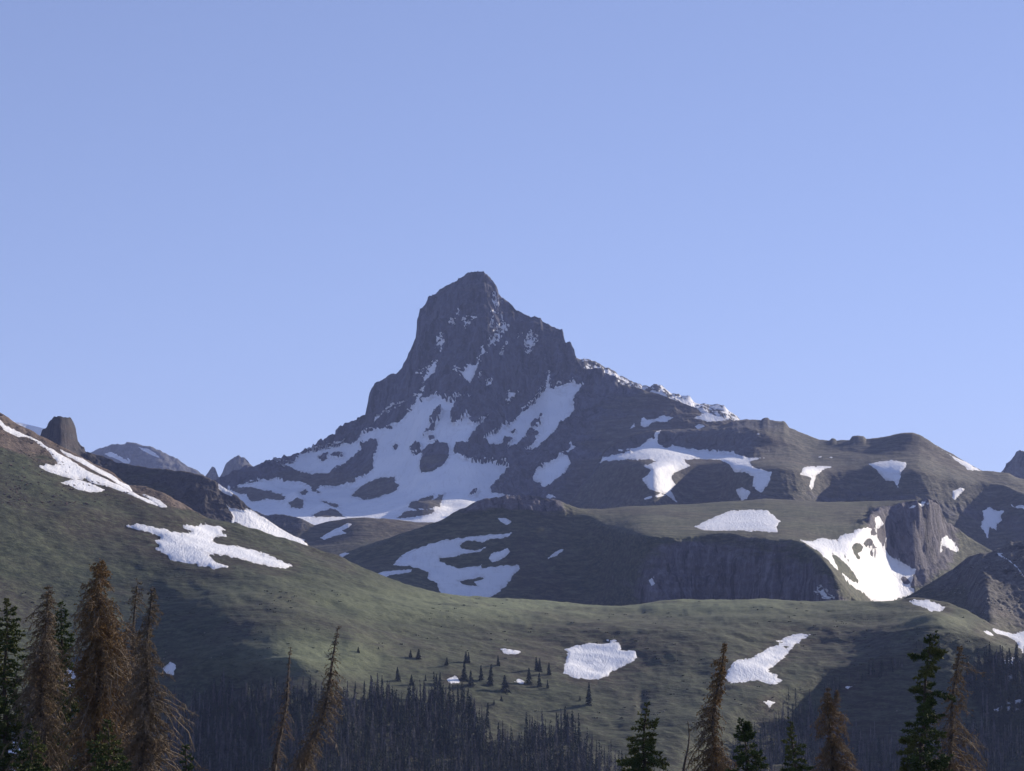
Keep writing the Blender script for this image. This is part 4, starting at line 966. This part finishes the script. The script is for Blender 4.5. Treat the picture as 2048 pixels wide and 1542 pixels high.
N('spruce_tree', 'green spruce with two leaders beside the rusty bent dead spruce', 'tree', 'green', (1484,1438), (1494,1542), 82, [(0,2),(15,8),(40,17),(70,28),(100,42),(300,70)], 25, dens=1.0, twin=(13, 26))
N('spruce_tree', 'small pointed green spruce with a single leader', 'tree', 'green', (1584,1442), (1588,1542), 80, [(0,2),(20,5),(40,12),(65,24),(100,42),(300,70)], 26, dens=1.0)
N('dead_spruce', 'twin topped rust brown dead spruce alone in front of the gully', 'tree', 'dead', (1656,1374), (1665,1542), 88, [(0,5),(20,14),(60,24),(100,30),(150,38),(300,50)], 27, dens=1.35, rust=0.6, asym=1.15, twin=(17, 30), extra=[(85,-1,28,.2),(110,1,52,.1),(145,1,44,.2)])
N('spruce_tree', 'tall ragged green spruce with jutting limbs in front of the gully', 'tree', 'green', (1860,1270), (1838,1542), 84, [(0,8),(10,14),(30,15),(42,26),(52,16),(80,20),(120,24),(150,33),(180,28),(210,40),(240,52),(280,58),(450,75)], 28, dens=1.15, extra=[(42,-1,38,.3),(40,1,36,.3),(112,1,58,.3),(200,-1,50,.2)])
N('dead_spruce', 'sparse rusty dead spruce close behind the tall ragged green spruce', 'tree', 'dead', (1919,1292), (1896,1542), 87, [(0,3),(15,6),(35,22),(50,9),(75,18),(110,20),(145,44),(170,40),(200,38),(250,52),(450,65)], 29, dens=0.95, rust=0.55, bow=-0.05, asym=1.35)

# distant conifers: a few shapes shared by many trees
def far_mesh(name, kind, seed, n_sp, fat=1.0):
    rng = np.random.default_rng(seed)
    co, q = tubes(np.stack([np.zeros(5), np.zeros(5), np.linspace(-.03, 1, 5)], -1)[None] + 0.0, (np.array([.016, .014, .011, .007, .002]) * (1.0 if kind == 'green' else 1.15))[None], 5)
    t = rng.random(n_sp) ** (0.8 if kind == 'green' else 0.9)       # 0 tip, 1 foot
    a = rng.random(n_sp) * 6.283
    wd = fat * (0.17 if kind == 'green' else 0.115) * rng.uniform(.8, 1.25)
    r = wd * (0.12 + 0.88 * t) * rng.uniform(.45, 1.15, n_sp)
    low = 0.06 if kind == 'green' else 0.20
    z = 1 - t * (1 - low)
    Bp = np.stack([np.cos(a) * r * .15, np.sin(a) * r * .15, z], -1)
    D = np.stack([np.cos(a) * r, np.sin(a) * r, -r * rng.uniform(.25, 1.1 if kind == 'green' else 1.6, n_sp)], -1)
    c2, t2 = spikes(Bp, D, np.linalg.norm(D, axis=1), (fat * rng.uniform(.014, .030, n_sp) if kind == 'green' else rng.uniform(.010, .020, n_sp)), rng)
    return co, q, c2, t2

def far_proto(name, kind, seed, n_sp, fat=1.0):
    co, q, c2, t2 = far_mesh(name, kind, seed, n_sp, fat)
    o = mesh_obj(name, np.concatenate([co, c2]), quads=q, tris=t2 + len(co), mat=M_BARKD if kind == 'green' else M_FARD, smooth=False, link=False)
    o.data.materials.append(M_FARG if kind == 'green' else M_FARD)
    mi = np.zeros(len(o.data.polygons), np.int32); mi[len(q):] = 1
    o.data.polygons.foreach_set('material_index', mi)
    return o
PROTO = {('green', k): far_proto('spruce_tree', 'green', 40 + k, 150) for k in range(6)}
PROTO.update({('dead', k): far_proto('dead_spruce', 'dead', 60 + k, 140) for k in range(6)})
PROTO.update({('lone', k): far_proto('spruce_tree', 'green', 50 + k, 280, 1.45) for k in range(6)})
rt = random.Random(5)
def plant(kind, px, py, hpx, label, group, wide=1.0):
    p = on_sheet(hill, px, py)
    o = PROTO[(kind, rt.randrange(6))].copy()
    COL.objects.link(o)
    h = hpx * p[1] / F
    o.location = (p[0], p[1], p[2] - 0.15)
    w = wide * rt.uniform(.85, 1.2)
    o.scale = (h * w, h * w, h)
    o.rotation_euler = (rt.gauss(0, .035), rt.gauss(0, .035), rt.random() * 6.28)
    tag(o, label, 'tree', group)
    return o
LONE = 'dark lone spruce scattered on the meadow just above the forest edge'
LG = 'lone spruces on the meadow'
for (x, yb, yt, w) in [(710,270,185,1.6),(925,240,120,1.1),(940,242,128,1.1),(905,430,235,1.1),(1265,275,165,1.2),(1085,430,270,1.3),(1190,480,260,1.15),(195,440,290,1.3),(1350,560,380,1.2),(1690,335,180,1.2),(1722,340,195,1.1),(1815,375,240,1.3),(1605,470,300,1.0),(1715,500,350,1.0),(1800,520,430,1.0),(330,485,370,1.0),(640,485,350,1.0),(485,440,370,1.0),(980,490,330,1.1),(600,470,365,1.0)]:
    plant('lone', 760 + x / 5.389, 1280 + yb / 5.389, (yb - yt) / 5.389, LONE, LG, w)
plant('lone', 718, 1305, 12, 'tiny bushy spruce alone on the tan meadow trailing a long shadow', LG, 1.6)
plant('lone', 819, 1315, 16, 'slim twin spruce standing next to a bushier one on the open meadow', LG, 1.2)
plant('lone', 836, 1317, 19, 'bushy spruce next to a slim one on the open meadow', LG, 1.5)
plant('lone', 1178, 1408, 42, 'single slim spruce below the broad rippled snow patch', LG, 0.9)
plant('lone', 1158, 1401, 9, 'knee high spruce beside the single slim spruce', LG, 1.5)
plant('lone', 1004, 1402, 11, 'low spruce bush in the clearing under the scattered spruces', LG, 1.5)
plant('lone', 987, 1408, 9, 'lowest spruce bush at the forest corner', LG, 1.5)
plant('lone', 757, 1298, 5, 'dot of a spruce seedling on the tan meadow', LG, 1.6)

ZONES = [  # outline of the tree feet, spacing, share of dead trees, tree height in pixels, label words
 ([(330,1430),(420,1395),(520,1398),(600,1402),(760,1400),(860,1396),(930,1410),(975,1450),(985,1490),(1030,1490),(1060,1468),(1130,1462),(1190,1500),(1250,1535),(1330,1580),(1420,1620),(330,1620)], 7.6, .38, (32, 64), 'in the dense forest at the foot of the meadow', 'forest below the meadow'),
 ([(1545,1412),(1640,1378),(1720,1352),(1800,1326),(1870,1300),(1900,1290),(1895,1304),(1800,1345),(1700,1382),(1620,1420)], 9.5, .25, (20, 36), 'in the line of trees along the gully rim', 'trees along the gully rim'),
 ([(1450,1510),(1520,1455),(1600,1430),(1640,1432),(1690,1462),(1780,1490),(1900,1478),(1940,1450),(2060,1470),(2200,1480),(2200,1620),(1400,1620)], 9.0, .6, (28, 54), 'on the shaded gully side', 'trees on the gully side'),
 ([(1925,1355),(1960,1325),(2060,1325),(2200,1330),(2200,1480),(1985,1470),(1930,1420)], 11.5, .2, (34, 60), 'in the dark grove beside the snow bars', 'grove beside the snow bars'),
]
feet = []
for zi, (poly, gap_, dead, hr, words, grp) in enumerate(ZONES):
    pa = np.array(poly, float)
    x0, y0, x1, y1 = pa[:, 0].min(), pa[:, 1].min(), pa[:, 0].max(), pa[:, 1].max()
    nn = int((x1 - x0) * (y1 - y0) / (gap_ * gap_ * 0.8))
    rg = np.random.default_rng(100 + zi)
    X = rg.uniform(x0, x1, nn); Yv = rg.uniform(y0, y1, nn)
    clump = vnoise(np.stack([X / 60, Yv / 40, X * 0 + zi], -1), 3)
    ok = (signed(poly, X, Yv) > 0) & (clump > -0.80 + 0.5 * rg.random(nn) * (np.abs(signed(poly, X, Yv)) < 15))
    ok &= rg.random(nn) < 0.22 + 0.78 * np.clip(signed(poly, X, Yv) / (24.0 if zi in (0, 2) else 8.0), 0, 1)
    for x, y in zip(X[ok], Yv[ok]):
        hh = (hr[0] + (hr[1] - hr[0]) * rg.random() ** 1.4) * (1.0 if rg.random() > .25 else rg.uniform(.35, .7))
        feet.append((float(x), float(y), float(hh), 'dead' if rg.random() < dead else 'green', words, grp))
# the ones that show largest stand singly, the rest of the wood is one mass
def shown(f):
    return -(min(f[1], 1542) - (f[1] - f[2])) * (1 if -10 < f[0] < 2060 else 0.01) - (0.2 * (1542 - f[1]))
feet.sort(key=shown)
single = {'dead': 0, 'green': 0}
rest = {'dead': [], 'green': []}
for f in feet:
    x, y, hh, kind, words, grp = f
    if single[kind] < (290 if kind == 'dead' else 255):
        single[kind] += 1
        plant(kind, x, y, hh, ('grey dead spruce ' if kind == 'dead' else 'dark green spruce ') + words, grp, 1.0)
    else:
        rest[kind].append(f)
def forest_mass(name, label, lst, kind):
    cs, qs, ts, off = [], [], [], 0
    protos = [far_mesh('m', kind, 80 + k, 40) for k in range(5)]
    for (x, y, hh, *_r) in lst:
        p = on_sheet(hill, x, y); h = hh * p[1] / F
        co, q, c2, t2 = protos[rt.randrange(5)]
        a = rt.random() * 6.28; R = np.array([[math.cos(a), -math.sin(a), 0], [math.sin(a), math.cos(a), 0], [0, 0, 1]])
        al = np.concatenate([co, c2]) @ R.T * h + p - np.array([0, 0, .15])
        cs.append(al); qs.append(q + off); ts.append(t2 + len(co) + off); off += len(al)
    if cs:
        o = mesh_obj(name, np.concatenate(cs), quads=np.concatenate(qs), tris=np.concatenate(ts), mat=M_FARG if kind == 'green' else M_FARD, smooth=False)
        tag(o, label, kind='stuff')
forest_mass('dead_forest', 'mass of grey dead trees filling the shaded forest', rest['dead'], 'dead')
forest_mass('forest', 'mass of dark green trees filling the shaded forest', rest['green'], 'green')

# ------------------------------------------------------------------ stones and low willow on the slopes
def scatter_px(S, n, box, seed, want_rock=None, clump=None):
    rg = np.random.default_rng(seed)
    out = []
    while len(out) < n:
        x = rg.uniform(box[0], box[2]); y = rg.uniform(box[1], box[3])
        col = int(np.argmin(np.abs(S.px[S.nb] - x)))
        if y < S.py[S.nb, col] + 3: 
            if rg.random() < 0.2: n -= 1
            continue
        if clump is not None and vnoise(np.array([[x / clump, y / (clump * .35), seed * 1.7]]), 9)[0] + 0.35 * rg.normal() < 0.25:
            if rg.random() < 0.03: n -= 1
            continue
        out.append(on_sheet(S, x, y))
    return np.array(out)
M_STONE = plain_mat('pale_stone', (.10, .092, .085), (.26, .24, .22), 0.6)
M_WILLOW = plain_mat('low_willow', (.024, .030, .015), (.046, .054, .024), 0.3)
def stones(name, label, pts, lo, hi, seed, mat):
    rg = np.random.default_rng(seed)
    n = len(pts)
    base = np.array([(1,0,0),(-1,0,0),(0,1,0),(0,-1,0),(0,0,1),(0,0,-1)], float)
    f = np.array([(0,2,4),(2,1,4),(1,3,4),(3,0,4),(2,0,5),(1,2,5),(3,1,5),(0,3,5)])
    sz = lo + (hi - lo) * rg.random(n) ** 2.5
    co = base[None] * rg.uniform(.55, 1.25, (n, 6, 3)) * sz[:, None, None] * np.array([1.2, 1.0, .75]) + pts[:, None]
    tr = (f[None] + (np.arange(n) * 6)[:, None, None]).reshape(-1, 3)
    tag(mesh_obj(name, co, tris=tr, mat=mat, smooth=False), label, kind='stuff')
def willow(name, label, pts, seed):
    rg = np.random.default_rng(seed)
    k = 5
    B = np.repeat(pts, k, 0) + rg.normal(0, .55, (len(pts) * k, 3)) * np.array([1.4, 1, 0])
    D = rg.normal(0, .7, (len(B), 3)) + np.array([0, 0, 1.0])
    co, tr = spikes(B, D, rg.uniform(.3, .8, len(B)), rg.uniform(.3, .7, len(B)), rg)
    tag(mesh_obj(name, co, tris=tr, mat=M_WILLOW, smooth=False), label, kind='stuff')
stones('meadow_stones', 'small pale stones strewn over the meadow hillside', scatter_px(hill, 420, (0, 960, 2048, 1440), 3), .15, .6, 4, M_STONE)
stones('scree_stones', 'loose red brown blocks on the scree strip of the left hill', scatter_px(hill, 900, (-40, 822, 420, 1012), 6, clump=30), .3, 1.3, 7, plain_mat('red_block', (.06, .045, .038), (.15, .11, .09), 0.5))
stones('scree_blocks', 'grey blocks strewn on the scree hill', scatter_px(scree, 700, (1880, 1085, 2060, 1230), 8, clump=40), .3, 1.4, 9, M_STONE)
willow('low_willow', 'low dark willow scrub dotted over the meadow hillside', scatter_px(hill, 420, (0, 1180, 2048, 1440), 10, clump=110), 11)

# ------------------------------------------------------------------ the air
def build_haze():
    x0, x1, y0, y1, z0, z1 = -9200, 9200, -3200, 9700, -138, 900
    v = [(x, y, z) for x in (x0, x1) for y in (y0, y1) for z in (z0, z1)]
    q = [(0,1,3,2),(4,6,7,5),(0,4,5,1),(2,3,7,6),(0,2,6,4),(1,5,7,3)]
    m = bpy.data.materials.new('haze_air'); m.use_nodes = True
    n, l = m.node_tree.nodes, m.node_tree.links
    n.clear()
    out = n.new('ShaderNodeOutputMaterial'); pv = n.new('ShaderNodeVolumePrincipled')
    pv.inputs['Color'].default_value = (0.44, 0.55, 1.0, 1)
    pv.inputs['Density'].default_value = 4.8e-5
    pv.inputs['Anisotropy'].default_value = 0.0
    l.new(pv.outputs[0], out.inputs['Volume'])
    o = mesh_obj('haze', np.array(v, float), quads=q, mat=m, smooth=False)
    tag(o, 'thin blue mountain haze filling the air', kind='stuff')
build_haze()
